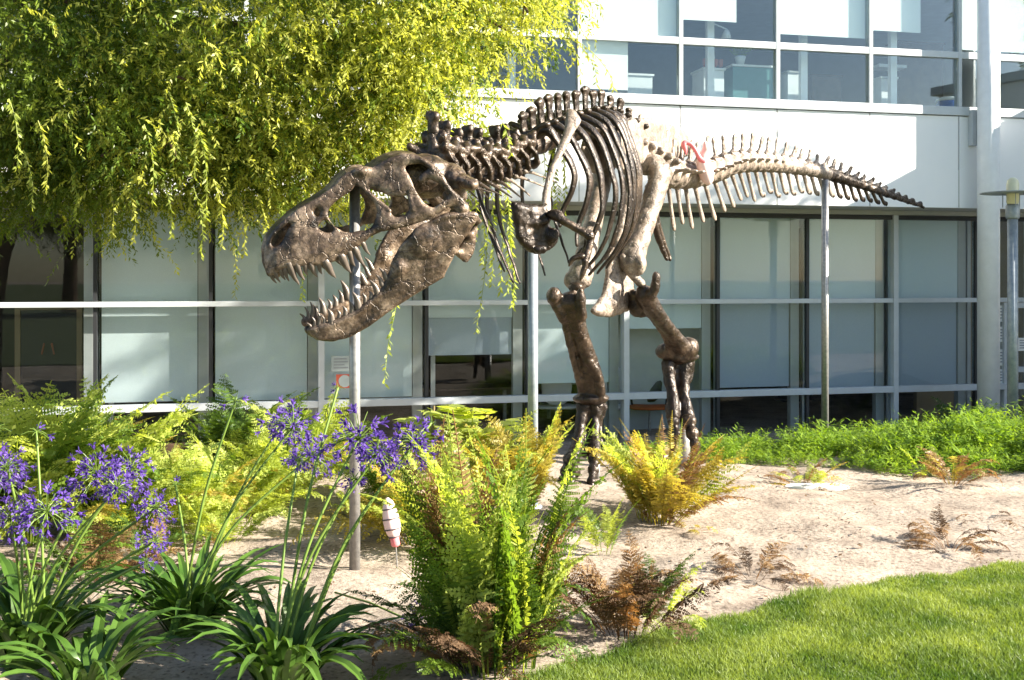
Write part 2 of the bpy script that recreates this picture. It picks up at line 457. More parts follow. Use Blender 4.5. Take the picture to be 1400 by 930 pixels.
# upstairs room
b = MB(); fbox(b, T0, T1, OV + .2, 7.5, ZF2 - .019, ZF2); b.build('upper_floor', M['ceiling'], bld)
b = MB(); fbox(b, T0, T1, 4.6, 4.7, ZF2 + .001, ZTOP - .16); b.build('upper_back_wall', M['room_grey'], bld)
b = MB(); fbox(b, T0, T1, OV + .31, 4.59, Z_H2 + .1, Z_H2 + .14); b.build('upper_ceiling', M['room_white'], bld)
for a, c in ((T0, T0 + .12), (T1 - .12, T1)):
    b = MB(); fbox(b, a, c, .1, 7.4, ZF, Z_FB); fbox(b, a, c, OV + .3, 7.4, ZF2 + .01, ZTOP - .2); b.build('end_wall', M['white_panel'], bld)
b = MB(); fbox(b, T0, T1, 7.41, 7.5, ZF, ZTOP - .2); b.build('rear_wall', M['white_panel'], bld)

# ground-floor window bays: mullion + panes + roller blinds
ty = lambda px, py: z_of(px, py, .22)
def bay(i, light_to, dark_to, white_mullion):
    t = i * MOD
    B = MB()
    if white_mullion: fbox(B, t - .038, t + .038, -.075, .085, ZF + .065, Z_HEAD + .03)
    else: fbox(B, t - .022, t + .022, -.012, .07, ZF + .065, Z_HEAD - .035)
    win = B.build('window', M['alu'] if white_mullion else M['dark_alu'], bld)
    g = MB()
    for z0, z1 in ((ZF + .065, Z_RAIL - .05), (Z_RAIL + .05, Z_TR - .038), (Z_TR + .038, Z_HEAD - .035)):
        fbox(g, t + .045, t + MOD - .045, .004, .016, z0, z1)
    g.build('glass_pane', M['glass'], win)
    p = MB(); fbox(p, t + .11, t + .17, .36, .42, ZF + .01, Z_FB); fbox(p, t - .16, t - .03, .2, .3, ZF + .01, Z_FB)
    p.build('inner_post', M['grey_steel'], win)
    if light_to is not None:
        s = MB(); fbox(s, t + .05, t + MOD - .17, .2, .206, light_to, Z_HEAD + .03)
        s.build('roller_blind', M['blind'], win)
        if dark_to is not None:
            s = MB(); fbox(s, t + .055, t + MOD - .175, .225, .231, dark_to, Z_HEAD + .02)
            fbox(s, t + .055, t + MOD - .175, .22, .236, dark_to - .03, dark_to); q_ = s.build('roller_blind', M['blind_grey'], win)
            q_['label'] = 'grey roller blind'
    return win
bots = {0: (ty(210, 549), None), 1: (ty(366, 547), None), 2: (ty(515, 543), None), 3: (ty(660, 434), ty(660, 482)),
        4: (ty(800, 523), None), 5: (ty(920, 449), None), 6: (ty(1045, 409), ty(1045, 526)), 7: (ty(1160, 409), ty(1160, 530)), 8: (ty(1280, 408), ty(1280, 527))}
for i in range(-6, 10):
    l, d = bots.get(i, (None, None))
    if i <= -2 and i % 2: l = ty(40, 548)
    bay(i, l, d, i in (2, 5, 8, -1, -4))
# upper window bays
for k in range(-8, 6):
    a = tp + k * MOD
    if a < T0 or a + MOD > T1 + 1: continue
    B = MB(); fbox(B, a - .026, a + .026, OV - .034, OV + .07, Z_SP + .002, Z_H2 - .052)
    win = B.build('window', M['alu'], bld, bevel=.004)
    g = MB()
    for z0, z1 in ((Z_SP + .005, Z_T2 - .05), (Z_T2 + .05, Z_H2 - .055)):
        fbox(g, a + .03, a + MOD - .03, OV + .01, OV + .022, z0, z1)
    g.build('glass_pane', M['glass_up'], win)
    p = MB(); fbox(p, a + MOD * .38, a + MOD * .45, OV + .32, OV + .4, ZF2 + .01, Z_H2 + .09); p.build('inner_post', M['white_paint'], win)
    drop = {-1: .1, 0: .42, 1: .30, 2: .42, 3: .22, 4: .3}.get(k, .4)
    s = MB(); fbox(s, a + .05, a + MOD * (.98 if k % 2 else .6), OV + .075, OV + .08, Z_T2 + drop - .12, Z_H2 - .03)
    s.build('roller_blind', M['blind_white'], win)
    if k in (-1, 4, 5):
        s = MB(); fbox(s, a + .06, a + MOD * .5, OV + .09, OV + .095, Z_SP + .06, Z_H2 - .04); s.build('roller_blind', M['blind_white'], win)
# round white column in front of the overhang
cx = t_of(1351.5, OV - .25); c0 = fp(cx, OV - .25, ZF - .3)
col = MB(); col.lathe(c0, [(.145, 0), (.145, ZTOP - ZF + .6)], 40); co = col.build('column', M['white_paint'], bld)
me = co.data; me.polygons.foreach_set('use_smooth', [len(p.vertices) == 4 for p in me.polygons]); me.update()
b = MB(); fbox(b, cx - .14, cx - .02, OV - .1, OV - .002, z_of(1335, 200, OV), z_of(1335, 152, OV)); b.build('column_bracket', M['alu'], bld)
# glazed entrance door right of the column
def door(t, lab):
    B = MB()
    z0, z1 = ZF + .07, Z_TR - .04
    for a, c in ((t + .05, t + .12), (t + 1.0, t + 1.07)): fbox(B, a, c, -.05, .05, z0, z1)
    for q0, q1 in ((z0, z0 + .2), (z1 - .08, z1), (z_of(1395, 505, 0) - .04, z_of(1395, 505, 0) + .04)): fbox(B, t + .12, t + 1.0, -.045, .045, q0, q1)
    o = B.build('door', M['alu'], bld)
    h = MB(); h.tube([fp(t + .15, -.09, z0 + .75), fp(t + .15, -.09, z0 + 1.15)], [.016, .016], 8); h.build('handle', M['black'], o)
door(t_of(1366, 0), '')
# double inner doors in the dark room at far left
def inner_door(px0, px1, dep):
    B = MB(); a, c = t_of(px0, dep), t_of(px1, dep); zt = z_of((px0 + px1) / 2, 415, dep)
    fbox(B, a, a + .07, dep, dep + .06, ZF, zt); fbox(B, c - .07, c, dep, dep + .06, ZF, zt); fbox(B, a + .07, c - .07, dep, dep + .06, zt - .09, zt)
    o = B.build('inner_door', M['interior_tan'], bld)
    p = MB(); fbox(p, a + .072, c - .072, dep + .02, dep + .05, ZF, zt - .095); p.build('door_leaf', M['black'], o)
    for s in (-1, 1):
        h = MB(); q = fp((a + c) / 2 + s * .05, dep - .04, z_of(60, 470, dep)); h.tube([q, (q[0] + s * .03, q[1], q[2] - .14)], [.014, .01], 8)
        h.build('handle', M['pot'], o)
inner_door(20, 112, 1.9)

# --- wall stickers and notices
def sheet(name, px0, px1, py0, py1, dep, mat, label, cat, marks=None, group=None):
    a, c = t_of(px0, dep), t_of(px1, dep); z0, z1 = z_of(px0, py1, dep), z_of(px0, py0, dep)
    B = MB(); fbox(B, a, c, dep - .002, dep, z0, z1); o = B.build(name, mat, None); tag(o, label, cat, group)
    if marks: marks(o, a, c, z0, z1, dep)
    return o
def circle_mark(o, a, c, z0, z1, dep):
    B = MB(); r = (z1 - z0) * .44; ctr = Vector(fp((a + c) / 2, dep - .004, (z0 + z1) / 2))
    B.lathe(ctr, [(r, 0), (r, .0015)], 32, axis=(FM[0], FM[1], 0)); B.build('white_circle', M['paper_dim'], o)
def text_lines(o, a, c, z0, z1, dep):
    B = MB(); n = 4
    for k in range(n):
        zz = z1 - (z1 - z0) * (k + 1) / (n + 1.2); e = c - (c - a) * random.uniform(.12, .45)
        fbox(B, a + (c - a) * .12, e, dep - .0045, dep - .003, zz - (z1 - z0) * .035, zz + (z1 - z0) * .035)
    B.build('print_lines', M['ink'], o)
sheet('window_sticker', 459.5, 483, 512, 531, -.002, M['red'], 'small red square sticker with a white circle on the glass beside the jaw pole', 'sticker', circle_mark)
sheet('paper_notice', 453, 480, 487, 508, -.002, M['paper_dim'], 'pale paper notice on the glass above the red sticker', 'notice', text_lines)
for q, (x0, x1, y0, y1, lab) in enumerate([(1366, 1371, 418, 440, 'topmost white paper notice on the glass right of the column'), (1366.5, 1374, 447, 468, 'second white paper notice down on the glass right of the column'),
                                           (1366, 1374, 478, 500, 'third white paper notice down on the glass right of the column'), (1366, 1373, 505, 525, 'lowest white paper notice on the glass right of the column'),
                                           (1392, 1408, 462, 480, 'white printed paper notice on the door glass beside the grey lamp post')]):
    sheet('paper_notice', x0, x1, y0, y1, -.002, M['paper'], lab, 'notice', text_lines, 'paper notices by the entrance')

# --- indoor things
def office_chair(px, py_floor, dep, seat, label, face=1, s=1.0):
    t = t_of(px, dep); base = Vector(fp(t, dep, ZF)); o = empty('office_chair', base, label, 'chair', 'office chairs behind the glass')
    B = MB()
    for k in range(5):
        a = k * 2 * math.pi / 5 + .3
        B.tube([base + Vector((0, 0, .1)), base + Vector((.3 * math.cos(a), .3 * math.sin(a), .07))], [.022, .015], 8)
    B.build('star_base', M['dark_alu'], o)
    for k in range(5):
        a = k * 2 * math.pi / 5 + .3; c = MB(); c.ell(base + Vector((.3 * math.cos(a), .3 * math.sin(a), .032)), (.03, .03, .03), n=10); c.build('caster', M['black'], o, True)
    B = MB(); B.tube([base + Vector((0, 0, .1)), base + Vector((0, 0, .44))], [.025, .02], 10); B.build('gas_column', M['steel'], o)
    B = MB(); B.tube([base + Vector((-.22, 0, .47)), base + Vector((0, 0, .465)), base + Vector((.22, 0, .47))], [(.22, .035)] * 3, 14, up=(0, 0, 1)); B.build('seat', seat, o, True)
    B = MB(); y = .23 * face
    B.tube([base + Vector((0, y, .6)), base + Vector((0, y * 1.12, .8)), base + Vector((0, y * 1.3, 1.02))], [(.2, .03), (.22, .03), (.17, .025)], 14, up=(0, 1, .2)); B.build('backrest', M['black'] if seat is not M['white_paint'] else M['white_paint'], o, True)
    for sx in (-1, 1):
        B = MB(); B.tube([base + Vector((sx * .24, .05, .48)), base + Vector((sx * .27, .05, .66)), base + Vector((sx * .26, -.15 * face, .68))], [.015, .018, .02], 8); B.build('armrest', M['black'], o, True)
office_chair(1088, 0, 1.1, M['black'], 'dark office chair on casters behind the third bay left of the column', 1)
office_chair(888, 0, .6, M['orange'], 'office chair with an orange seat behind the raised left leg', 1)
office_chair(832, 0, .8, M['white_paint'], 'pale office chair behind glass right of the planted right leg', -1)
office_chair(760, 0, 1.0, M['white_paint'], 'pale office chair behind glass left of the planted right leg', -1)
def desk(t, dep, wd, dp, h, z, mat, label, name='desk', group=None):
    o = empty(name, fp(t, dep, z), label, 'desk', group)
    B = MB(); fbox(B, t - wd / 2, t + wd / 2, dep, dep + dp, z + h - .035, z + h); B.build('desktop', mat, o, bevel=.004)
    for a in (-1, 1):
        for d in (.06, dp - .06):
            B = MB(); fbox(B, t + a * (wd / 2 - .07) - .025, t + a * (wd / 2 - .07) + .025, dep + d - .025, dep + d + .025, z + .001, z + h - .037); B.build('leg', M['steel'], o)
    return o
desk(t_of(640, 1.2), 1.2, 1.5, .7, .74, ZF, M['wood_dark'], 'dark wooden desk behind the bay with the half-raised blind')
desk(t_of(820, 1.7), 1.7, 1.4, .7, .74, ZF, M['white_paint'], 'pale desk behind the office chairs near the planted leg')
# upstairs furniture
du = OV + .5
def upbox(name, px0, px1, py0, dep, depth, mat, label, cat, lid=None):
    a, c = t_of(px0, dep), t_of(px1, dep); z1 = z_of((px0 + px1) / 2, py0, dep)
    o = empty(name, fp((a + c) / 2, dep, ZF2), label, cat)
    B = MB(); fbox(B, a, c, dep, dep + depth, ZF2 + .001, z1); B.build('carcass', mat, o, bevel=.004)
    B = MB(); fbox(B, a - .02, c + .02, dep - .02, dep + depth + .02, z1 + .001, z1 + .03); B.build('top', lid or mat, o, bevel=.003)
    return o
upbox('cabinet', 962, 990, 96, du, .4, M['white_paint'], 'white cabinet upstairs under a row of red pots', 'cabinet')
for k in range(4):
    p = MB(); t = t_of(964 + k * 7, du + .1); z = z_of(975, 95, du + .1) + .035
    p.lathe(fp(t, du + .1, z), [(.02, 0), (.034, .02), (.036, .1), (.03, .105)], 14)
    tag(p.build('pot', M['pot'], None, True), 'small red pot in the row on the white upstairs cabinet', 'pot', 'red pots on the upstairs cabinet')
upbox('cabinet', 858, 892, 104, du, .4, M['white_paint'], 'low white cabinet upstairs beside the leftmost visible window mullion', 'cabinet')
upbox('work_table', 1002, 1060, 92, du + .1, .6, M['teal'], 'teal sided worktable upstairs carrying a potted plant', 'table', M['white_paint'])
upbox('cabinet', 1077, 1092, 100, du, .4, M['white_paint'], 'narrow white cabinet upstairs right of the teal worktable', 'cabinet', M['grey_steel'])
upbox('cabinet', 1205, 1226, 108, du, .3, M['white_paint'], 'white cabinet upstairs below a white shelf near the dark window', 'cabinet')
upbox('bookcase', 1110, 1150, 105, du + .9, .3, M['wood_dark'], 'dark bookcase upstairs behind the middle window', 'bookcase')
upbox('bookcase', 1228, 1290, 60, du + 1.2, .3, M['wood_dark'], 'dark tall bookcase upstairs left of the blue bin', 'bookcase')
p = MB(); t = t_of(1308, du); p.lathe(fp(t, du + .2, Z_SP - .35), [(.13, 0), (.16, .1), (.165, .5), (.15, .55)], 20)
o = p.build('bin', M['blue'], None, True); tag(o, 'blue plastic bin upstairs left of the white column', 'bin')
p = MB(); p.lathe(fp(t, du + .2, Z_SP + .201), [(.17, 0), (.17, .03), (.1, .06)], 20); p.build('lid', M['white_paint'], o, True)
p = MB(); fbox(p, t_of(1202, du + .4), t_of(1240, du + .4), du + .4, du + .7, z_of(1220, 92, du + .4), z_of(1220, 88, du + .4)); tag(p.build('shelf', M['white_paint'], None), 'white wall shelf upstairs above a white cabinet', 'shelf')
# potted plant on the teal table
p = empty('potted_plant', fp(t_of(1012, du + .2), du + .2, z_of(1031, 92, du + .1) + .035), 'leafy plant in a pot on the teal upstairs worktable', 'plant')
B = MB(); bpot = Vector(p.location); B.lathe(bpot, [(.05, 0), (.08, .12), (.07, .125)], 14); B.build('pot', M['white_paint'], p, True)
# desk lamp with two arms
l = empty('desk_lamp', fp(t_of(985, du + .1), du + .15, Z_SP + .1), 'thin white jointed desk lamp upstairs above the white cabinet', 'lamp')
B = MB(); q = Vector(l.location)
a1, a2, a3 = q, Vector(fp(t_of(970, du + .15), du + .15, z_of(970, 30, du + .15))), Vector(fp(t_of(993, du + .15), du + .15, z_of(993, 40, du + .15)))
B.tube([a1, a2], [.012, .012], 8); B.tube([a2, a3], [.012, .012], 8); B.build('arm', M['white_paint'], l)
B = MB(); B.lathe(a3, [(.02, 0), (.05, -.05), (.075, -.13)], 14); B.build('lamp_shade', M['white_paint'], l, True)

# --- lamp post, right edge
def lamp_post(px, Y):
    g = Vector(((px - 700) / F * Y, Y, -.28)); zt = at(px, 297, Y).z
    o = empty('lamp_post', g, 'grey galvanised lamp post with a flat disc shade right of the white column', 'lamp post')
    B = MB(); B.lathe(g, [(.062, 0), (.058, zt - g.z)], 24); B.build('pole', M['post'], o, True)
    B = MB(); B.lathe((g.x, g.y, zt - .02), [(.07, 0), (.078, .02), (.078, .15), (.06, .17)], 24); B.build('collar', M['post'], o, True)
    B = MB(); z2 = at(px, 265, Y).z; B.lathe((g.x, g.y, zt + .152), [(.062, 0), (.07, .03), (.07, .24), (.06, .28), (.03, .31), (.004, .315)], 24); B.build('lamp_glass', M['frost'], o, True)
    B = MB(); B.lathe((g.x, g.y, z2), [(.075, 0), (.36, .004), (.36, .014), (.075, .025)], 40); B.build('disc_shade', M['post'], o)
    for k in range(3):
        a = k * 2.09 + .4; B = MB(); B.tube([(g.x + .11 * math.cos(a), g.y + .11 * math.sin(a), zt + .12), (g.x + .11 * math.cos(a), g.y + .11 * math.sin(a), z2 + .005)], [.006, .006], 6); B.build('rod', M['post'], o)
lamp_post(1384.5, 12.9)

# unseen wing added beyond the right edge to shade the facade's right end
wing = empty('blocker_wing', (12, 13.6, ZF), 'plain white wing added out of view beyond the right edge to shade the facade', 'building')
B = MB(); B.box(9.2, 17, 12.1, 15.9, ZF - .3, 5.0); B.build('wall', M['white_panel'], wing)
B = MB(); B.box(9.1, 17.1, 12.0, 15.95, 5.005, 5.15); B.build('roof', M['alu'], wing)
for k in range(4):
    for z0 in (.3, 2.8):
        B = MB(); B.box(9.5 + 1.8 * k, 11.0 + 1.8 * k, 12.07, 12.095, z0, z0 + 1.9); B.build('window', M['teal'], wing)
# ------------------------------------------------------------------ dinosaur skeleton
rex = empty('dinosaur_skeleton', (1.0, 9.9, 0), 'bronze cast dinosaur skeleton with open toothed jaws standing over the sandy bed', 'skeleton')
UP = Vector((0, 0, 1))
# --- head frame
TH, PHI = R(18), R(8)
HO = at(485, 380, 6.6)
U_ = Vector((-math.cos(TH), -math.sin(TH), 0)); L0 = Vector((math.sin(TH), -math.cos(TH), 0))
L_ = L0 * math.cos(PHI) - UP * math.sin(PHI); W_ = UP * math.cos(PHI) + L0 * math.sin(PHI)
CO = Vector((0, 0, H))
def h2w(p): return HO + U_ * p[0] + L_ * p[1] + W_ * p[2]
def toloc(d): return Vector((d.dot(U_), d.dot(L_), d.dot(W_)))
OL = toloc(CO - HO)
def ray(px, py): return toloc(Vector(((px - 700) / F, 1, (380 - py) / F)))
def hloc(px, py, vf):
    r = ray(px, py); v = .2
    for _ in range(10):
        t = (v - OL.y) / r.y; p = OL + r * t; v = vf(p.x, p.z) if callable(vf) else vf
    t = (v - OL.y) / r.y; return OL + r * t
def fu(u, xs, ys): return float(np.interp(u, xs, ys))
US = [-.7, -.4, -.15, 0, .2, .38, .48, .54, .60]; VS = [.33, .29, .235, .20, .175, .15, .12, .075, .02]
WU = [-.7, 0, .3, .6]; WM = [.6, .25, .15, .05]
def v_skull(u, w):
    return fu(u, US, VS) * (1 - fu(u, [-.5, -.1, .3], [.12, .35, .5]) * min(1, max(0, (w - fu(u, WU, WM)) / .34)))
def smap(side, vf):
    def f(px, py, off):
        p = hloc(px, py, vf); return h2w((p.x, side * (p.y + off), p.z))
    return f
A = lambda x, y: (360 + x / 4.431, 190 + y / 4.431)
Bc = lambda x, y: (470 + x / 5.165, 190 + y / 5.165)
C = lambda x, y: (410 + x / 4.427, 270 + y / 4.427)
outline = [A(40, 832), A(12, 790), A(0, 690), A(22, 600), A(70, 540), A(150, 470), A(200, 432), A(290, 380), A(400, 310), A(470, 240), A(500, 205),
           Bc(100, 215), Bc(210, 215), Bc(260, 165), Bc(330, 130), Bc(420, 105), Bc(500, 105), Bc(590, 150), Bc(690, 230), Bc(740, 325), Bc(800, 390), Bc(845, 450), Bc(850, 510), Bc(830, 525),
           Bc(815, 470), Bc(745, 480), Bc(690, 520), Bc(620, 570), Bc(540, 585), Bc(420, 625), Bc(330, 650),
           Bc(210, 660), A(700, 560), A(640, 590), A(605, 635), A(560, 665), A(500, 705), A(430, 740), A(330, 765), A(220, 770), A(130, 780), A(90, 810)]
naris = [A(50, 645), A(58, 600), A(100, 555), A(165, 508), A(150, 560), A(122, 605), A(85, 648)]
pit = [A(305, 440), A(325, 428), A(342, 450), A(325, 475)]
maxf = [A(335, 530), A(362, 495), A(395, 505), A(428, 552), A(392, 566), A(345, 550)]
antorb = [A(398, 460), A(415, 410), A(475, 362), A(540, 322), Bc(85, 335), Bc(110, 350), Bc(160, 400), Bc(215, 470), Bc(225, 520), Bc(200, 600), Bc(170, 632), Bc(90, 640), A(540, 560), A(490, 555), A(435, 522)]
def grow(L, k):
    cx = sum(p[0] for p in L) / len(L); cy = sum(p[1] for p in L) / len(L); return [(cx + (x - cx) * k, cy + (y - cy) * k) for x, y in L]
orbit = [Bc(200, 360), Bc(260, 375), Bc(330, 418), Bc(410, 415), Bc(445, 385), Bc(450, 440), Bc(425, 520), Bc(370, 535), Bc(330, 510), Bc(250, 425)]
ltf = [Bc(440, 215), Bc(480, 190), Bc(570, 188), Bc(622, 208), Bc(560, 240), Bc(522, 282), Bc(552, 322), Bc(595, 285), Bc(660, 315), Bc(722, 378), Bc(722, 425), Bc(660, 458), Bc(612, 472), Bc(560, 430), Bc(508, 350), Bc(478, 265)]
sk = MB()
for s in (1, -1):
    plate(sk, [outline, grow(naris, 1.1), grow(pit, 1.3), grow(maxf, 1.15), grow(antorb, 1.07), grow(orbit, 1.22), grow(ltf, 1.1)], smap(s, v_skull), .019, 3.6)
    # thickened rims: tooth margin, jugal bar, lacrimal strut, postorbital bar, squamosal rim, nasal edge
    def rim(seq, r, inset=0):
        P = []
        for px, py, *rr in seq:
            p = hloc(px, py, v_skull); P.append((*h2w((p.x, s * (p.y - inset * .5), p.z)), .5 * (rr[0] if rr else r)))
        Q = catmull(P, 4); sk.tube([q[:3] for q in Q], [q[3] for q in Q], 10)
    rim([(*A(45, 815), .03), (*A(130, 770), .035), (*A(240, 752), .038), (*A(340, 745), .04), (*A(440, 720), .038), (*A(540, 660), .034), (*A(610, 610), .03), (*Bc(210, 645), .028), (*Bc(330, 625), .03), (*Bc(480, 590), .032), (*Bc(600, 550), .03)], .03)
    rim([(*Bc(88, 300), .03), (*Bc(150, 360), .034), (*Bc(240, 440), .032), (*Bc(325, 510), .03)], .03)
    rim([(*Bc(455, 300), .035), (*Bc(470, 400), .036), (*Bc(490, 500), .045), (*Bc(540, 560), .04)], .03)
    rim([(*Bc(430, 140), .03), (*Bc(540, 150), .035), (*Bc(640, 220), .035), (*Bc(700, 300), .035), (*Bc(760, 380), .035), (*Bc(830, 440), .035), (*Bc(846, 510), .03)], .03)
    rim([(*Bc(555, 280), .03), (*Bc(620, 255), .03), (*Bc(690, 280), .03)], .03)
    rim([(*Bc(600, 545), .03), (*Bc(680, 480), .035), (*Bc(750, 440), .035), (*Bc(820, 448), .03)], .03)
    rim([(*A(165, 470), .022), (*A(230, 425), .026), (*A(330, 370), .03), (*A(430, 300), .032), (*A(490, 235), .034), (*Bc(150, 230), .035)], .03)
    rim([(*A(95, 760), .018), (*A(115, 650), .018), (*A(160, 540), .02)], .02)
    c = hloc(*Bc(150, 235), v_skull); sk.ell(h2w((c.x, s * (c.y - .01), c.z)), (.075, .04, .035), Matrix((U_, L_, W_)).transposed())
    c = hloc(*Bc(310, 215), v_skull); sk.ell(h2w((c.x, s * (c.y - .03), c.z - .02)), (.10, .035, .06), Matrix((U_, L_, W_)).transposed())
    pass
    # quadrate
    a = hloc(*Bc(740, 400), .25); b = hloc(*Bc(842, 505), .29)
    sk.tube([h2w((a.x, s * a.y, a.z)), h2w((b.x, s * b.y, b.z))], [.045, .05], 10)
# roof between the two sides
top = [A(22, 600), A(70, 540), A(150, 470), A(200, 432), A(290, 380), A(400, 310), A(470, 240), A(500, 205), Bc(100, 215), Bc(210, 215), Bc(260, 165), Bc(330, 130), Bc(420, 105), Bc(500, 105), Bc(590, 150), Bc(690, 230)]
vs = []; NW = 7
for px, py in top:
    p = hloc(px, py, v_skull)
    for q in range(NW):
        a = -1 + 2 * q / (NW - 1); vs.append((h2w((p.x, a * p.y, p.z + .012 * (1 - a * a))), h2w((p.x, a * p.y, p.z - .04 + .012 * (1 - a * a)))))
n = len(vs); V = [a for a, b in vs] + [b for a, b in vs]; fs = []
K = len(top)
for i in range(K - 1):
    for q in range(NW - 1):
        a = i * NW + q; fs.append((a, a + 1, a + NW + 1, a + NW)); fs.append((n + a, n + a + NW, n + a + NW + 1, n + a + 1))
    for a, b in ((i * NW, (i + 1) * NW), ((i + 1) * NW + NW - 1, i * NW + NW - 1)): fs.append((a, b, n + b, n + a))
for q in range(NW - 1):
    fs.append((q + 1, q, n + q, n + q + 1)); a = (K - 1) * NW + q; fs.append((a, a + 1, n + a + 1, n + a))
sk.add(V, fs)
nose = [hloc(*q, 0.0) for q in (A(38, 810), A(10, 740), A(5, 670), A(25, 600), A(72, 545))]
sk.tube([h2w((p.x - .03, 0, p.z)) for p in nose], [(.05, .04)] * 5, 12)
bc = hloc(*Bc(560, 300), 0.0)
RH = Matrix((U_, L_, W_)).transposed()
sk.ell(h2w((bc.x, 0, bc.z + .03)), (.2, .15, .14), RH); sk.ell(h2w((bc.x - .17, 0, bc.z)), (.1, .2, .12), RH)
sk.ell(h2w((bc.x - .22, 0, bc.z - .08)), (.06, .06, .06), RH)
for s in (1, -1):
    sk.tube([h2w((bc.x - .15, 0, bc.z + .05)), h2w((bc.x - .24, s * .24, bc.z - .0))], [(.08, .05), (.05, .04)], 10)
pal = [hloc(*q, 0.0) for q in (A(120, 740), A(350, 700), A(600, 590), Bc(400, 560))]
sk.tube([h2w(p) for p in pal], [(.05, .02), (.06, .02), (.05, .02), (.05, .03)], 10, up=W_)
skull = sk.bake('skull', M['bone_skull'], rex, voxel=.0075, smooth=2, amp=.0022, nscale=22)

def tooth(base, tip, r, bend, parent, mat):
    """curved tapering tooth, base and tip world points"""
    base = Vector(base); tip = Vector(tip); d = tip - base; mid = base + d * .55 + bend
    P = catmull([(*(base - d * .25), r * .9), (*base, r), (*mid, r * .72), (*tip, .003)], 4)
    B = MB(); B.tube([p[:3] for p in P], [max(.0025, p[3]) for p in P], 10, caps=False); B.build('tooth', mat, parent, True, origin=base)
upper = [((45, 815), (73, 862), 2.6), ((72, 805), (97, 856), 2.6), ((105, 795), (128, 842), 2.6), ((133, 788), (152, 846), 3), ((165, 775), (207, 860), 4.6), ((210, 772), (242, 838), 4),
         ((255, 770), (266, 813), 3.4), ((292, 765), (321, 821), 4), ((340, 760), (352, 806), 3.2), ((385, 755), (428, 824), 5.4), ((480, 720), (521, 792), 5.4), ((525, 695), (551, 756), 4), ((562, 678), (606, 753), 4), ((608, 640), (640, 690), 3)]
for s in (1, -1):
    for bq, tq, r in upper:
        p = hloc(*A(*bq), v_skull); tq = (bq[0] + 1.3 * (tq[0] - bq[0]), bq[1] + 1.3 * (tq[1] - bq[1])); q = hloc(*A(*tq), lambda u, w, p=p: p.y * .96)
        rr = r / F * 6.4
        tooth(h2w((p.x, s * (p.y - .004), p.z)), h2w((q.x, s * (q.y - .01), q.z)), rr * 1.15, U_ * .006, skull, M['tooth'])
# lower jaw
UJ = [-.78, -.5, -.2, 0, .2, .32, .42, .48]; VJ = [.33, .3, .24, .20, .165, .13, .085, .03]
v_jaw = lambda u, w: fu(u, UJ, VJ)
jaw_o = [C(45, 825), C(40, 785), C(100, 765), C(180, 748), C(250, 718), C(330, 683), C(400, 638), C(460, 592), C(490, 550), C(530, 470), C(560, 380), C(600, 312), C(650, 250), C(720, 190), C(800, 142), C(870, 112), C(950, 95), C(1010, 72), C(1085, 105), C(1075, 140),
         C(1000, 240), C(940, 340), C(890, 450), C(850, 490), C(750, 548), C(650, 612), C(570, 668), C(480, 732), C(390, 792), C(330, 826), C(250, 860), C(150, 866), C(90, 852)]
jw = MB()
for s in (1, -1):
    plate(jw, [jaw_o], smap(s, v_jaw), .022, 4.2)
    def rim(seq, inset=0):
        P = []
        for px, py, r in seq:
            p = hloc(px, py, v_jaw); P.append((*h2w((p.x, s * (p.y - inset * .6), p.z)), .72 * r))
        Q = catmull(P, 4); jw.tube([q[:3] for q in Q], [q[3] for q in Q], 10)
    rim([(*C(60, 805), .026), (*C(150, 785), .034), (*C(260, 745), .04), (*C(350, 700), .04), (*C(430, 640), .038), (*C(490, 580), .03)])
    rim([(*C(560, 410), .022), (*C(640, 275), .024), (*C(740, 190), .026), (*C(860, 125), .03), (*C(960, 110), .04), (*C(1060, 110), .034)])
    rim([(*C(110, 845), .03), (*C(260, 835), .034), (*C(390, 770), .036), (*C(560, 650), .034), (*C(750, 530), .034), (*C(860, 470), .03)])
    rim([(*C(620, 365), .012), (*C(690, 405), .016), (*C(770, 425), .02), (*C(850, 400), .02), (*C(950, 250), .016), (*C(1040, 140), .02)], -.018)
    rim([(*C(700, 430), .012), (*C(725, 480), .016), (*C(740, 520), .012)], -.018)
    # swelling behind the fold
    c = hloc(*C(800, 270), v_jaw); jw.ell(h2w((c.x, s * (c.y - .005), c.z)), (.14, .045, .12), RH)
    c = hloc(*C(615, 430), v_jaw); jw.ell(h2w((c.x, s * (c.y + .0), c.z)), (.05, .04, .06), RH)
sy = [hloc(*C(55, 800), 0.0), hloc(*C(110, 830), 0.0), hloc(*C(200, 840), 0.0)]
jw.tube([h2w(p) for p in sy], [(.04, .03), (.07, .035), (.09, .03)], 12, up=W_)
# inner rear flange seen below the joint
fl = [C(1065, 150), C(1080, 175), C(1068, 250), C(1050, 350), C(1010, 398), C(985, 390), C(935, 345), C(1000, 235)]
plate(jw, [fl], lambda px, py, o: h2w(tuple(hloc(px, py, .25) + Vector((0, o, 0)))), .018, 4.5)
for qa, va in ((C(1060, 125), .3), (C(1010, 215), .3), (C(950, 330), .28)):
    jw.tube([h2w(hloc(*qa, va)), h2w(hloc(qa[0] + 5, qa[1] + 5, .25))], [.024, .02], 8)
jaw = jw.bake('lower_jaw', M['bone_skull'], rex, voxel=.008, smooth=3, amp=.0025, nscale=20)
lower = [((70, 795), (45, 765), 2.6), ((92, 785), (75, 733), 2.6), ((118, 775), (110, 708), 3), ((150, 768), (132, 722), 3), ((195, 750), (172, 685), 4.8), ((240, 735), (228, 690), 3.4),
         ((278, 718), (263, 667), 4), ((318, 695), (302, 639), 4), ((358, 668), (325, 588), 5.4), ((398, 640), (381, 590), 3.4), ((432, 612), (420, 574), 3.4), ((470, 575), (430, 512), 4.6), ((497, 525), (465, 476), 3.4), ((520, 485), (486, 436), 3.4)]
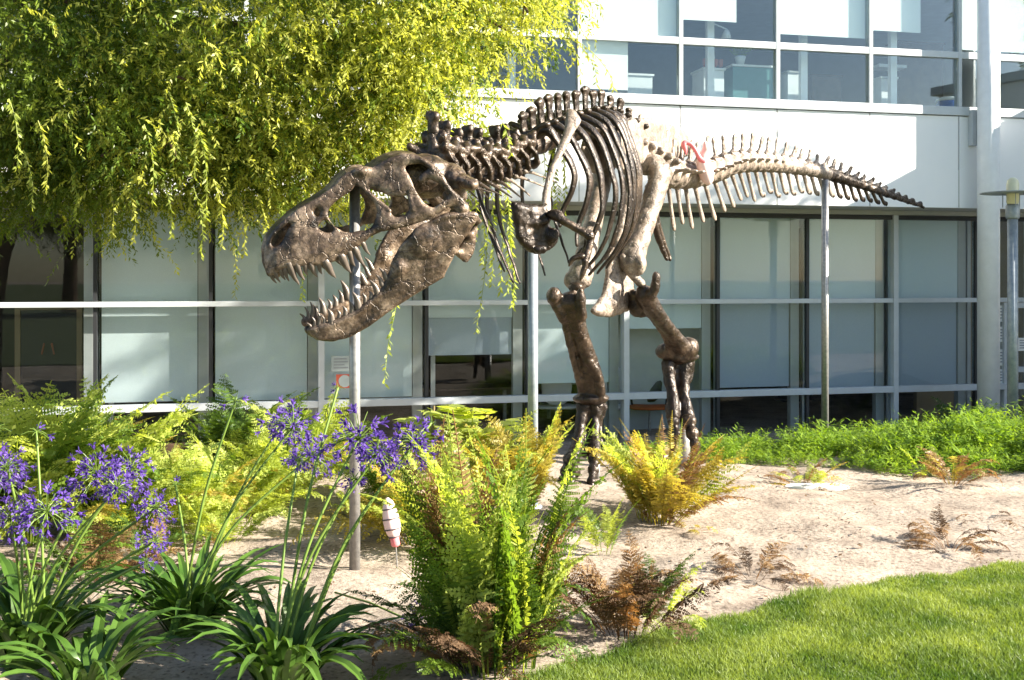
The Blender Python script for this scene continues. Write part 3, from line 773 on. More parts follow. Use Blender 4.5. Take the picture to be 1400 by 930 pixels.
for s in (1, -1):
    for bq, tq, r in lower:
        p = hloc(*C(*bq), v_jaw); q = hloc(*C(*tq), lambda u, w, p=p: p.y)
        sc = 1.2 if s > 0 else 1.35
        b0 = Vector((p.x, s * (p.y - .003), p.z)); t0 = Vector((q.x, s * (q.y), q.z)); t0 = b0 + (t0 - b0) * sc
        tooth(h2w(b0), h2w(t0), r / F * 6.4 * 1.1, U_ * -.008, jaw, M['tooth'])

# --- backbone: stations (px, py, Y)
def line(seq, n):
    P = [at(*s) for s in seq]; Q = catmull([tuple(p) for p in P], 24); Q = [Vector(q) for q in Q]
    d = [0]
    for a, b in zip(Q, Q[1:]): d.append(d[-1] + (b - a).length)
    out = []
    for i in range(n):
        x = d[-1] * i / (n - 1); k = max(0, min(len(d) - 2, next((j for j in range(len(d) - 1) if d[j + 1] >= x), len(d) - 2)))
        f = (x - d[k]) / max(1e-6, d[k + 1] - d[k]); out.append(Q[k].lerp(Q[k + 1], f))
    return out, d[-1]
NECK = [(592, 222, 6.98), (615, 224, 7.2), (645, 226, 7.5), (675, 222, 7.85), (705, 208, 8.2)]
DORS = [(718, 198, 8.4), (745, 188, 8.75), (775, 178, 9.15), (802, 172, 9.5), (828, 178, 9.92), (856, 194, 10.28)]
def frame(P, i):
    t = (P[min(i + 1, len(P) - 1)] - P[max(0, i - 1)]).normalized(); h = -t     # h points towards the head
    l = UP.cross(h).normalized(); u = h.cross(l).normalized(); return h, l, u
def vert(P, i, mk, name, mat, vox, amp=.005):
    h, l, u = frame(P, i); B = MB(); f = lambda a, b, c: P[i] + h * a + l * b + u * c     # forward, left, up
    mk(B, f, h, l, u); return B.bake(name, mat, rex, voxel=vox, smooth=2, amp=amp, nscale=22, origin=P[i])
# neck
ncv, L = line(NECK, 9); sp = L / 8
for i in range(9):
    k = i / 8
    def mk(B, f, h, l, u):
        B.tube([f(sp * .5, 0, -.03), f(0, 0, -.05), f(-sp * .52, 0, -.03)], [(.085, .085), (.062, .07), (.09, .09)], 12)
        hs = .235 + .045 * math.sin(i * 2.1 + .6) + (.03 if i in (0, 2) else 0) - .05 * k
        B.tube([f(.0, 0, .03), f(-.01, 0, hs * .6), f(-.015, 0, hs)], [(.05, .045), (.03, .03), (.045, .034)], 10, up=h)
        for s in (1, -1):
            B.ell(f(-.01, s * .022, hs), (.028, .028, .036))
            B.tube([f(.0, s * .03, .05), f(.05, s * .11, .09), f(.075, s * .125, .10)], [(.03, .03), (.028, .03), (.022, .03)], 8)
            B.tube([f(-.0, s * .03, .06), f(-.06, s * .12, .11), f(-.085, s * .13, .12)], [(.03, .03), (.03, .026), (.03, .022)], 8)
            B.tube([f(.06, s * .12, .1), f(-.0, s * .15, .07 + .02 * math.sin(i * 3.7)), f(-.07, s * .13, .12)], [.026, .032, .028], 8)
            B.ell(f(.01, s * .09, .02), (.05, .05, .06)); B.ell(f(-.03 + .02 * math.sin(i * 5), s * .06, hs * .55), (.035, .03, .05))
            B.tube([f(.045, s * .11, .07), f(.02, s * .17, -.01), f(.0, s * .165, -.09), f(-.02, s * .12, -.12)], [(.028, .018), (.026, .022), (.024, .024), (.03, .03)], 8)
            B.tube([f(.04, s * .07, -.08), f(.0, s * .13, -.10)], [.03, .034], 8)
    vert(ncv, i, mk, 'neck_vertebra', M['bone'], .011, .007)
    # long thin neck ribs sweeping back under the neck
    if i < 8:
        h, l, u = frame(ncv, i)
        for s in (1, -1):
            B = MB(); f = lambda a, b, c: ncv[i] + h * a + l * b + u * c
            ln = .34 if i < 6 else .5
            Q = catmull([(*f(.02, s * .14, -.11), .02), (*f(-.1, s * .155, -.15), .011), (*f(-ln, s * .17, -.17 - .02 * i), .005)], 5)
            B.tube([q[:3] for q in Q], [q[3] for q in Q], 8); B.build('neck_rib', M['bone_sunlit'] if i > 4 else M['bone'], rex, True)
# back
NB = 13
dv, L = line(DORS, NB); sd_ = L / (NB - 1)
for i in range(NB):
    k = i / (NB - 1)
    def mk(B, f, h, l, u):
        B.tube([f(sd_ * .5, 0, -.02), f(0, 0, -.03), f(-sd_ * .5, 0, -.02)], [(.1, .1), (.07, .08), (.1, .1)], 12)
        hs = (.24 + .08 * math.sin(min(1, k * 1.3) * 1.5)) * random.Random(i * 7 + 1).uniform(.9, 1.08)
        B.tube([f(.0, 0, .04), f(.0, 0, .16), f(-.01, 0, hs - .04), f(-.01, 0, hs)], [(.035, .06), (.02, .052), (.024, .056), (.034, .062)], 10, up=h)
        for d in (-.05, -.01, .035): B.ell(f(d, .012 * math.sin(i + d * 90), hs + .0), (.026, .026, .024))
        B.tube([f(.02, 0, hs - .03), f(.035, .0, .1)], [(.018, .02), (.016, .02)], 8)
        for s in (1, -1):
            B.tube([f(.0, s * .03, .07), f(-.01, s * .14, .13), f(-.015, s * .19, .14)], [(.04, .03), (.035, .026), (.04, .03)], 8)
            B.tube([f(.0, s * .04, .02), f(-.005, s * .12, .1)], [.03, .024], 8)
    vert(dv, i, mk, 'back_vertebra', M['bone'], .0125, .006)
# ribs: left side seen on the right of the chest, right side seen to the left
def rib(i, s, wid, dep, sweep, rr, lowin, mat):
    h, l, u = frame(dv, i); h = Vector((h.x, h.y, 0)).normalized(); l = UP.cross(h)
    f = lambda a, b, c: dv[i] + h * a + l * (s * b) + UP * c
    pts = [(0, .05, .04), (-.01, .17, .10), (-.05, wid * .72, .0), (-.10 - sweep * .2, wid * .98, -dep * .3), (-.13 - sweep * .5, wid * .98, -dep * .55), (-.14 - sweep * .8, wid * .8, -dep * .8), (-.12 - sweep, wid * lowin, -dep)]
    rads = [(.032, .03), (.04, .045), (.022, .05), (.02, .042), (.018, .036), (.016, .03), (.011, .018)]
    Q = catmull([(*f(*p), a * rr, b * rr) for p, (a, b) in zip(pts, rads)], 7)
    B = MB(); ctr = f(-.1, 0, -.4)
    B.tube([q[:3] for q in Q], [(q[3], q[4]) for q in Q], 12, up=h)
    wob = random.Random(i * 5 + s).uniform(0, 6)
    for j in range(len(B.v)):
        p = Vector(B.v[j]); q = mnoise.noise_vector(p * 9) * .007 + mnoise.noise_vector(p * 2.6 + Vector((wob, 0, i))) * .02; B.v[j] = tuple(p + q)
    return B.build('rib', mat, rex, True)
for i in range(0, 10):
    k = i / 9
    wid = [.36, .42, .47, .5, .51, .5, .47, .43, .38, .32][i]; dep = [.62, .82, 1.0, 1.12, 1.18, 1.2, 1.2, 1.17, 1.12, 1.05][i]
    sw = -.08 + .1 * k
    rib(i, 1, wid, dep, sw, 1.15 if i < 3 else 1.0, .45 if i > 1 else .8, M['bone_shaded'] if i < 7 else M['bone'])
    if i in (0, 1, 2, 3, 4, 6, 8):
        rib(i, -1, wid * 1.25, dep * 1.06, sw, .72, .62, M['bone_shaded'])
# --- shoulder girdle (left), breast plates
S1 = lambda x, y: (690 + x / 6.644, 110 + y / 6.644)
S2 = lambda x, y: (690 + x / 5.167, 240 + y / 5.167)
def flatmap(Y0, pref, sx=0, sy=0, bow=0):
    """plate through Y0 at pref; Y changes by sx / sy metres per 100 px"""
    def f(px, py, o):
        Y = Y0 + sx * (px - pref[0]) / 100 + sy * (py - pref[1]) / 100
        n = Vector((sx * F / 100 / Y0 * -1, 1, 0)).normalized()
        return at(px, py, Y) - n * o
    return f
B = MB()
blade = [S1(560, 272), S1(598, 252), S1(640, 272), S1(700, 352), S1(692, 395), S1(640, 455), S1(592, 560), S1(545, 640), S1(492, 745), S1(452, 850), S1(432, 925), S2(332, 80), S2(322, 180), S2(328, 262), S2(290, 290), S2(250, 260), S2(258, 190), S2(275, 90), S2(295, 0), S1(400, 810), S1(440, 705), S1(480, 605), S1(512, 520), S1(545, 420), S1(552, 310)]
plate(B, [blade], flatmap(7.92, (750, 250), .1, -.25), .028, 3.4)
sc_ = B.bake('shoulder_blade', M['bone_sunlit'], rex, voxel=.011, smooth=3, amp=.004)
B = MB()
cor = [S2(330, 265), S2(300, 195), S2(250, 205), S2(180, 205), S2(60, 180), S2(42, 225), S2(65, 320), S2(75, 380), S2(90, 455), S2(150, 520), S2(200, 560), S2(255, 560), S2(370, 492), S2(378, 430), S2(345, 372), S2(318, 352), S2(305, 330), S2(335, 305)]
plate(B, [cor], flatmap(7.8, (735, 310), .3, 0), .035, 3.0, edge=5)
pxtube(B, [(*S2(70, 340), 7.72, .012), (*S2(180, 340), 7.74, .02), (*S2(300, 320), 7.77, .03)]); B.ell(at(*S2(330, 420), 7.8), (.06, .03, .06))
pxtube(B, [(*S2(220, 520), 7.70, .03), (*S2(280, 520), 7.72, .03)])
B.bake('coracoid', M['bone_shaded'], rex, voxel=.012, smooth=2, amp=.009, nscale=16)
# arm
B = MB(); pxtube(B, [(*S2(325, 275), 7.78, .036), (*S2(370, 285), 7.76, .046), (*S2(420, 325), 7.74, .032), (*S2(500, 368), 7.74, .03), (*S2(570, 408), 7.74, .036), (*S2(602, 428), 7.74, .045)])
B.bake('upper_arm', M['bone'], rex, voxel=.009, smooth=2, amp=.005)
B = MB(); pxtube(B, [(*S2(605, 430), 7.76, .04), (*S2(600, 490), 7.74, .026), (*S2(580, 560), 7.72, .03), (*S2(565, 600), 7.71, .03)]); pxtube(B, [(*S2(590, 440), 7.80, .03), (*S2(572, 500), 7.78, .02), (*S2(555, 560), 7.74, .024)])
B.bake('forearm', M['bone'], rex, voxel=.008, smooth=2, amp=.004)
for seq in ([(565, 600, .026), (568, 640, .022), (550, 690, .02), (535, 740, .008)], [(550, 570, .024), (500, 580, .02), (470, 600, .016), (455, 640, .006)]):
    B = MB(); pxtube(B, [(*S2(x, y), 7.70, r) for x, y, r in seq]); B.build('claw', M['bone'], rex, True)
# --- pelvis
FH = (-.43, -.9)
def sagmap(lat, tilt=0):
    """plane parallel to the animal's long axis at the hips, shifted lat metres to its left"""
    c = Vector((1.12, 10.4, 0)); hd = Vector((-.43, -.903, 0)); lf = Vector((.903, -.43, 0))
    def f(px, py, o):
        d = Vector(((px - 700) / F, 1, (380 - py) / F)); n = lf
        t = ((c + lf * lat) - CO).dot(n) / d.dot(n); return CO + d * t + lf * o
    return f, lf
il = [(838, 205), (842, 180), (855, 165), (880, 160), (910, 165), (938, 180), (952, 200), (945, 212), (918, 220), (906, 238), (893, 240), (884, 226), (872, 224), (864, 236), (852, 236), (846, 222)]
ilf, lf = sagmap(.15)
for s in (1, -1):
    B = MB(); m0, _ = sagmap(.15)
    mm = (lambda px, py, o: m0(px, py, o)) if s > 0 else (lambda px, py, o: m0(px, py, -o) - lf * .3)
    plate(B, [il], mm, .035, 3.4); B.bake('hip_blade', M['bone_sunlit'], rex, voxel=.0135, smooth=3, amp=.006)
sac, L = line([(862, 196, 10.3), (885, 208, 10.55), (908, 222, 10.8)], 5)
B = MB(); B.tube(sac, [.12, .13, .13, .12, .11], 14)
for i in range(5):
    h, l, u = frame(sac, i); B.tube([sac[i], sac[i] + u * .2, sac[i] + u * .3], [(.03, .06)] * 3, 8, up=h)
    for s in (1, -1): B.tube([sac[i], sac[i] + l * s * .16], [.05, .04], 8)
B.bake('sacrum', M['bone_sunlit'], rex, voxel=.014, smooth=2, amp=.006)
Pq = lambda x, y: (800 + x / 3.575, 180 + y / 3.575)
B = MB()
for o in (0, .1):
    pxtube(B, [(*Pq(225, 200), 10.2 + o, .06), (*Pq(205, 330), 10.1 + o, .05), (*Pq(175, 480), 10.0 + o, .045), (*Pq(150, 620), 9.9 + o, .06), (*Pq(140, 760), 9.82 + o, .07), (*Pq(130, 850), 9.78 + o, .07)])
boot = [Pq(110, 560), Pq(190, 580), Pq(230, 720), Pq(235, 860), Pq(190, 885), Pq(130, 905), Pq(60, 905), Pq(25, 880), Pq(50, 850), Pq(90, 800), Pq(105, 700)]
plate(B, [boot], flatmap(9.85, (840, 420), .9), .05, 3.6)
B.bake('pubis', M['bone_sunlit'], rex, voxel=.0135, smooth=3, amp=.008)
B = MB()
for dx, o in ((0, 0), (4, .14)):
    pxtube(B, [(888 + dx, 255, 10.45 + o, .05), (891 + dx, 290, 10.5 + o, .04), (899 + dx, 322, 10.6 + o, .034), (909 + dx, 348, 10.7 + o, .026), (912 + dx, 355, 10.7 + o, .02)])
B.bake('ischium', M['bone'], rex, voxel=.011, smooth=2, amp=.004)
# --- left (near) leg, pushing off
B = MB()
B.ell(at(885, 226, 10.3), (.1, .1, .1)); pxtube(B, [(892, 222, 10.28, .10, .09), (903, 236, 10.24, .12, .09), (894, 268, 10.15, .10), (884, 300, 10.05, .092), (873, 330, 9.93, .098), (865, 352, 9.85, .115), (864, 366, 9.82, .10)], n=14)
B.ell(at(857, 358, 9.86), (.075, .11, .1)); B.ell(at(873, 361, 9.8), (.075, .1, .1)); pxtube(B, [(911, 226, 10.22, .035), (909, 250, 10.18, .03)])
B.bake('thigh_bone', M['bone_sunlit'], rex, voxel=.013, smooth=3, amp=.009, nscale=11)
B = MB(); K1 = lambda x, y: (680 + x / 2.735, 340 + y / 2.735)
pxtube(B, [(*Pq(185, 610), 9.78, .034), (*Pq(215, 680), 9.8, .04), (*Pq(275, 745), 9.82, .042)]); B.bake('knee_rod', M['bone_sunlit'], rex, voxel=.01, smooth=2, amp=.002)
B = MB()
pxtube(B, [(*K1(548, 165), 9.8, 0.088, 0.088), (*K1(575, 215), 9.88, 0.088), (*K1(620, 275), 10.05, 0.066), (*K1(665, 330), 10.25, 0.066), (*K1(690, 375), 10.4, 0.092), (*K1(680, 400), 10.45, 0.106)], n=14)
pxtube(B, [(*K1(570, 180), 9.74, 0.048), (*K1(588, 150), 9.72, 0.044), (*K1(594, 108), 9.7, 0.040), (*K1(592, 96), 9.7, 0.033)])
pxtube(B, [(*K1(508, 165), 9.9, 0.044), (*K1(512, 210), 9.95, 0.048), (*K1(535, 245), 10.0, 0.035), (*K1(565, 240), 9.95, 0.018)]); B.ell(at(*K1(520, 220), 9.92), (.07, .07, .09))
pxtube(B, [(*K1(560, 240), 9.95, 0.026), (*K1(620, 320), 10.2, 0.025), (*K1(650, 385), 10.42, 0.044)])
B.ell(at(*K1(640, 385), 10.45), (.13, .1, .09)); B.ell(at(*K1(715, 372), 10.42), (.1, .1, .11)); B.ell(at(*K1(690, 405), 10.46), (.17, .12, .06))
B.bake('shin_bone', M['bone'], rex, voxel=.0115, smooth=2, amp=.006, nscale=18)
D8 = lambda x, y: (740 + x / 4.427, 480 + y / 4.427)
B = MB()
pxtube(B, [(*D8(770, 70), 10.45, 0.075), (*D8(775, 160), 10.4, 0.058), (*D8(795, 280), 10.32, 0.055), (*D8(795, 360), 10.28, 0.070), (*D8(800, 410), 10.25, 0.062)])
pxtube(B, [(*D8(870, 60), 10.5, 0.088), (*D8(868, 160), 10.45, 0.058), (*D8(865, 280), 10.38, 0.053), (*D8(880, 370), 10.32, 0.075), (*D8(890, 420), 10.3, 0.070)])
pxtube(B, [(*D8(900, 70), 10.52, 0.053), (*D8(908, 140), 10.52, 0.026), (*D8(895, 195), 10.5, 0.018)]); pxtube(B, [(*D8(820, 60), 10.5, 0.070), (*D8(822, 230), 10.46, 0.044), (*D8(830, 380), 10.42, 0.053)])
B.bake('foot_bone', M['bone_shaded'], rex, voxel=.0115, smooth=2, amp=.009, nscale=13)
LEG = .85
def toe(joints, mat=M['bone_shaded']):
    """joints: (px, py, Y, r) chain; last is the claw tip"""
    B = MB(); k = len(joints)
    for a, b in zip(joints[:-2], joints[1:-1]):
        m = ((a[0] + b[0]) / 2, (a[1] + b[1]) / 2, (a[2] + b[2]) / 2, (a[3] + b[3]) * .36)
        pxtube(B, [a, m, b]); B.ell(at(*a[:3]), (a[3] * 1.1,) * 3, n=10); B.ell(at(*b[:3]), (b[3] * 1.12,) * 3, n=10)
    o = B.bake('toe', mat, rex, voxel=.0095, smooth=2, amp=.006, nscale=14)
    a, b = joints[-2], joints[-1]; C2 = MB()
    pxtube(C2, [(a[0], a[1], a[2], a[3] * .8), ((a[0] * .45 + b[0] * .55), (a[1] * .45 + b[1] * .55) - 1, (a[2] + b[2]) / 2, a[3] * .6), b]); C2.build('claw', mat, o, True)
toe([(*D8(890, 425), 10.26, .075), (*D8(915, 500), 10.18, .062), (*D8(930, 565), 10.12, .05), (*D8(940, 620), 10.08, .008)], M['bone'])
toe([(*D8(800, 430), 10.22, .055), (*D8(820, 500), 10.16, .04), (*D8(818, 590), 10.12, .035), (*D8(822, 650), 10.1, .03), (*D8(815, 740), 10.08, .006)])
toe([(*D8(795, 420), 10.3, .05), (*D8(790, 520), 10.26, .04), (*D8(785, 640), 10.22, .035), (*D8(790, 720), 10.2, .006)])
# --- right leg, planted in front
B = MB()
pxtube(B, [(828, 222, 10.5, .1), (822, 250, 10.36, .1), (812, 300, 10.05, .088), (802, 345, 9.75, .092), (795, 372, 9.62, .11), (790, 386, 9.58, .1)], n=14); B.ell(at(783, 383, 9.6), (.08, .1, .09)); B.ell(at(799, 381, 9.6), (.07, .1, .09))
B.bake('thigh_bone', M['bone_sunlit'], rex, voxel=.014, smooth=3, amp=.007, nscale=11)
B = MB()
pxtube(B, [(*K1(270, 195), 9.45, .118, .085), (*K1(288, 250), 9.49, .095, .075), (*K1(312, 330), 9.57, .075, .07), (*K1(338, 410), 9.67, .082, .075), (*K1(356, 490), 9.77, .10, .08), (*K1(352, 555), 9.84, .115, .085)], n=14)
pxtube(B, [(*K1(238, 225), 9.46, .04), (*K1(252, 280), 9.5, .034), (*K1(268, 350), 9.56, .03), (*K1(292, 440), 9.68, .032), (*K1(312, 510), 9.77, .04), (*K1(322, 550), 9.82, .045)])
B.ell(at(788, 393, 9.52), (.075, .09, .05))
B.ell(at(*K1(212, 178), 9.42), (.07, .09, .085)); pxtube(B, [(*K1(210, 180), 9.42, 0.050), (*K1(228, 225), 9.44, 0.050), (*K1(250, 270), 9.48, 0.042)]); pxtube(B, [(*K1(312, 155), 9.36, 0.029), (*K1(310, 200), 9.38, 0.050), (*K1(318, 260), 9.42, 0.042)])
pxtube(B, [(*K1(340, 420), 9.62, 0.042), (*K1(375, 470), 9.68, 0.042), (*K1(385, 540), 9.75, 0.050)]); B.ell(at(*K1(350, 560), 9.82), (.17, .12, .06))
B.bake('shin_bone', M['bone'], rex, voxel=.0115, smooth=2, amp=.006, nscale=18)
B = MB()
pxtube(B, [(*D8(255, 330), 9.86, 0.071), (*D8(245, 420), 9.82, 0.050), (*D8(225, 540), 9.72, 0.050), (*D8(195, 640), 9.6, 0.062)])
pxtube(B, [(*D8(330, 330), 9.88, 0.083), (*D8(325, 420), 9.84, 0.051), (*D8(322, 540), 9.74, 0.050), (*D8(322, 650), 9.6, 0.062)])
pxtube(B, [(*D8(290, 330), 9.9, 0.066), (*D8(280, 450), 9.86, 0.042), (*D8(262, 620), 9.7, 0.050)]); pxtube(B, [(*D8(370, 330), 9.92, 0.050), (*D8(360, 430), 9.9, 0.025), (*D8(352, 520), 9.86, 0.025)])
B.bake('foot_bone', M['bone_shaded'], rex, voxel=.0115, smooth=2, amp=.009, nscale=13)
toe([(*D8(190, 660), 9.55, 0.062), (*D8(195, 730), 9.42, 0.058), (*D8(178, 800), 9.34, 0.042), (*D8(128, 842), 9.26, 0.007)])
toe([(*D8(165, 650), 9.62, 0.050), (*D8(145, 730), 9.5, 0.046), (*D8(125, 780), 9.42, 0.033), (*D8(105, 830), 9.36, 0.007)])
toe([(*D8(322, 655), 9.55, 0.058), (*D8(316, 720), 9.46, 0.048), (*D8(302, 790), 9.36, 0.038), (*D8(310, 880), 9.28, 0.007)])
toe([(*D8(355, 540), 9.8, 0.029), (*D8(385, 600), 9.76, 0.028), (*D8(408, 640), 9.74, 0.025), (*D8(425, 695), 9.72, 0.005)])
# --- tail
TAIL = [(908, 238, 10.85), (940, 241, 11.2), (974, 235, 11.5), (1004, 224, 11.8), (1043, 223, 12.2), (1077, 227, 12.55), (1111, 233, 12.9), (1146, 243, 13.25), (1180, 254, 13.6), (1214, 266, 13.95), (1242, 276, 14.25), (1258, 282, 14.4)]
NT = 33
tv, L = line(TAIL, NT); st = L / (NT - 1)
for i in range(NT):
    k = i / (NT - 1); h, l, u = frame(tv, i)
    r = .13 * (1 - k) ** .85 + .02
    sh = (.23 - .08 * k / .5 if k < .5 else .15 * (1 - (k - .5) / .5) + .0)
    jr = random.Random(i * 13 + 5); sh = max(.0, sh) * jr.uniform(.82, 1.16); jl = jr.uniform(-.025, .025); js = jr.uniform(-.02, .02)
    def mk(B, f, h, l, u):
        B.tube([f(st * .48, 0, 0), f(0, 0, 0), f(-st * .48, 0, 0)], [(r, r), (r * .8, r * .82), (r, r)], 12)
        if sh > .03:
            B.tube([f(0, 0, r * .5), f(-.03 + jl * .5, js * .5, r + sh * .5), f(-.06 + jl, js, r + sh)], [(.022, .045), (.016, .036), (.02, .04)] if k < .5 else [(.02, .04), (.016, .034), (.014, .03)], 8, up=h)
        B.tube([f(.05, 0, r * .9), f(-.0, 0, r + .02)], [.03, .03], 8)
        for s in (1, -1):
            B.tube([f(st * .55, s * r * .35, r * 1.0), f(-.02, s * r * .4, r * .85)], [.016, .022], 6)
            if k < .42: B.tube([f(0, s * r * .6, .02), f(-.02, s * (r + .12 * (1 - k / .42)), .03)], [(.035, .02), (.03, .016)], 8)
    vert(tv, i, mk, 'tail_vertebra', M['bone_sunlit'] if k < .62 else M['bone'], .0125 if i < 20 else .01, .006)  # shade over the tail end put into the bronze colour
    if 0 <= i <= 26:
        ln = float(np.interp(i, [0, 3, 6, 10, 15, 20, 26], [.36, .38, .33, .26, .2, .15, .08])) * jr.uniform(.85, 1.12)
        B = MB(); f = lambda a, b, c: tv[i] + h * a + l * b + u * c
        P = [(*f(-st * .5, 0, -r * .8), .03, .02), (*f(-st * .5 - .05, 0, -r - ln * .45), .022, .016), (*f(-st * .5 - .10, 0, -r - ln * .9), .032, .014), (*f(-st * .5 - .12, 0, -r - ln), .016, .01)]
        if i > 9: P = P[:3] + [(*f(-st * .5 - .16, 0, -r - ln * .95), .03, .014)]
        Q = catmull(P, 4); B.tube([q[:3] for q in Q], [(q[4] * 1.1, q[3]) for q in Q], 8, up=h); B.build('chevron', M['bone_sunlit'] if k < .62 else M['bone'], rex, True)
# --- steel support poles (the skeleton rests on them)
def pole(px, Y, ytop, r, z0, label, mat=M['steel']):
    t = at(px, ytop, Y); B = MB(); B.lathe((t.x, Y, z0), [(r, 0), (r, t.z - z0)], 24)
    o = B.build('support_pole', mat, None, True, origin=(t.x, Y, z0)); tag(o, label, 'pole', 'steel poles holding up the skeleton')
    B = MB(); B.lathe((t.x, Y, z0 - .02), [(r * 1.9, 0), (r * 1.9, .03), (r * 1.2, .045)], 24); B.build('base_collar', mat, o, True)
pole(485, 6.62, 250, .033, .0, 'steel pole rising from the bed up through the open jaws')
pole(728.5, 8.62, 300, .04, .0, 'grey zinc pole under the chest between the ferns', M['post'])
pole(935, 10.42, 575, .06, -.02, 'short steel pole under the raised left foot among golden ferns')
pole(817, 9.72, 628, .022, -.02, 'thin steel rod under the planted right foot')
pole(1128, 13.02, 246, .042, -.35, 'tall thin steel pole holding up the tail')
# --- pink things
B = MB(); fl = empty('flamingo_ornament', at(962, 235, 11.1), 'pale pink plastic flamingo ornament hung over the base of the tail', 'ornament')
ctr = at(964, 232, 11.1); q = Vector((.25, -.1, -1)).normalized().to_track_quat('X', 'Z').to_matrix()
B.ell(ctr, (.17, .09, .08), q); B.tube([ctr + Vector((-.02, 0, .12)), ctr + Vector((.02, 0, .2)), ctr + Vector((.0, 0, .28))], [.06, .05, .02], 10)
B.bake('body', M['pink_pale'], fl, voxel=.012, smooth=4, amp=0)
B = MB(); pxtube(B, [(963, 222, 11.05, .03), (957, 217, 11.05, .026), (951, 206, 11.05, .022), (945, 198, 11.05, .022), (938, 195, 11.05, .026), (935, 198, 11.05, .03), (937, 205, 11.05, .022), (938, 211, 11.05, .008)], k=6); B.build('neck', M['pink'], fl, True)
B = MB(); fb = empty('float_ornament', at(540, 747, 6.75), 'pink and white spindle shaped plastic float with dark bands beside the jaw pole', 'ornament')
a, b = at(530, 684, 6.75), at(541.5, 748, 6.72); d = b - a
prof = [(.0, .02), (.03, .03), (.15, .04), (.3, .048), (.45, .052), (.6, .05), (.7, .042), (.78, .03), (.85, .028), (.95, .028), (.985, .02), (1, .004)]
S = MB(); S.tube([a + d * t for t, r in prof if t < .79], [r for t, r in prof if t < .79], 18); S.build('body', M['pink_pale'], fb, True)
S = MB(); S.tube([a + d * t for t, r in prof if t >= .76], [r for t, r in prof if t >= .76], 18); S.build('tip', M['pink'], fb, True)
S = MB(); S.tube([b - d * .02, Vector((b.x + .01, b.y, -.02))], [.004, .004], 6); S.build('stake', M['steel'], fb)
for t, r in ((.17, .042), (.38, .051), (.6, .051), (.77, .034)):
    S = MB(); S.lathe(a + d * t, [(r + .001, 0), (r + .004, .002), (r + .004, .006), (r + .001, .008)], 20, axis=d); S.build('band', M['band'], fb, True)
# ------------------------------------------------------------------ ground
def sstep(a, b, x):
    t = np.clip((x - a) / (b - a), 0, 1); return t * t * (3 - 2 * t)
def g_np(x, y):
    dep = (x - P0[0]) * FM[0] + (y - P0[1]) * FM[1]
    und = .018 * np.sin(1.3 * x + .7 * y) * np.sin(.9 * y - .5 * x) + .008 * np.sin(4.1 * x - 2.2 * y + 1) * np.sin(3.3 * y + x) + .01
    und = und + .03 * np.sin(2.9 * x + 1.1 * y + 2 * np.sin(1.7 * y)) * np.sin(5.2 * y + .8 * x) * sstep(0, 1.2, y - np.interp(x, [-8, -.8, .64, 2.12, 5, 9], [3.3, 4.4, 5.4, 6.4, 7.3, 8]))
    return und * sstep(3.5, 5.5, y) - .42 * sstep(-4.4, -1.9, dep)
def gz(x, y): return float(g_np(np.array(x), np.array(y)))
def onground(px, py):
    """photo pixel of a base on the ground -> world point"""
    Y = F * H / (py - 380)
    for _ in range(12):
        X = (px - 700) / F * Y; Y = F * (H - gz(X, Y)) / (py - 380)
    return Vector(((px - 700) / F * Y, Y, gz((px - 700) / F * Y, Y)))
def axis(lo, hi, step, far):
    a = list(np.arange(lo, hi + 1e-6, step)); s = step
    L = [lo]; Rr = [hi]
    while Rr[-1] < far: s *= 1.5; Rr.append(Rr[-1] + s); L.append(L[-1] - s)
    return np.array(sorted(L[1:]) + a + Rr[1:])
xs = axis(-6, 8, .05, 400); ys = axis(3.8, 13.5, .05, 400)
X, Y = np.meshgrid(xs, ys); Z = g_np(X, Y)
fine = (X > -6) & (X < 8) & (Y > 3.9) & (Y < 13.5)
idx = np.argwhere(fine)
for a, b in idx:
    p = Vector((X[a, b] * 1.0, Y[a, b] * 1.0, 0))
    Z[a, b] += .007 * mnoise.fractal(p * 5, .7, 2.1, 5) + .02 * mnoise.noise(p * 1.7) + .012 * mnoise.noise(p * 4.3)
nx, ny = len(xs), len(ys)
I = np.arange(nx * ny).reshape(ny, nx)
Q = np.stack([I[:-1, :-1], I[:-1, 1:], I[1:, 1:], I[1:, :-1]], -1).reshape(-1, 4)
m, nt, b = new_mat('sandy_soil')
r, n, tc = noise_col(nt, 2.2, [(.3, (.17, .135, .11)), (.5, (.32, .268, .222)), (.72, (.42, .36, .305))], detail=10, rough=.7)
n2 = nt.nodes.new('ShaderNodeTexNoise'); n2.inputs['Scale'].default_value = 34; n2.inputs['Detail'].default_value = 8
nt.links.new(tc.outputs['Object'], n2.inputs['Vector'])
r2 = nt.nodes.new('ShaderNodeValToRGB'); r2.color_ramp.elements[0].position = .33; r2.color_ramp.elements[1].position = .5
r2.color_ramp.elements[0].color = (.30, .27, .24, 1); r2.color_ramp.elements[1].color = (1, 1, 1, 1)
nt.links.new(n2.outputs[0], r2.inputs[0])
mx = nt.nodes.new('ShaderNodeMix'); mx.data_type = 'RGBA'; mx.blend_type = 'MULTIPLY'; mx.inputs[0].default_value = .7
nt.links.new(r.outputs[0], mx.inputs[6]); nt.links.new(r2.outputs[0], mx.inputs[7]); nt.links.new(mx.outputs[2], b.inputs['Base Color'])
b.inputs['Roughness'].default_value = .95; b.inputs['Specular IOR Level'].default_value = .15
bump(nt, b, 24, .55, .025, detail=10); M['sand'] = m
gm = np_mesh('ground', np.stack([X.ravel(), Y.ravel(), Z.ravel()], -1), Q, True)
tag(link_mesh('ground', gm, M['sand']), kind='structure')
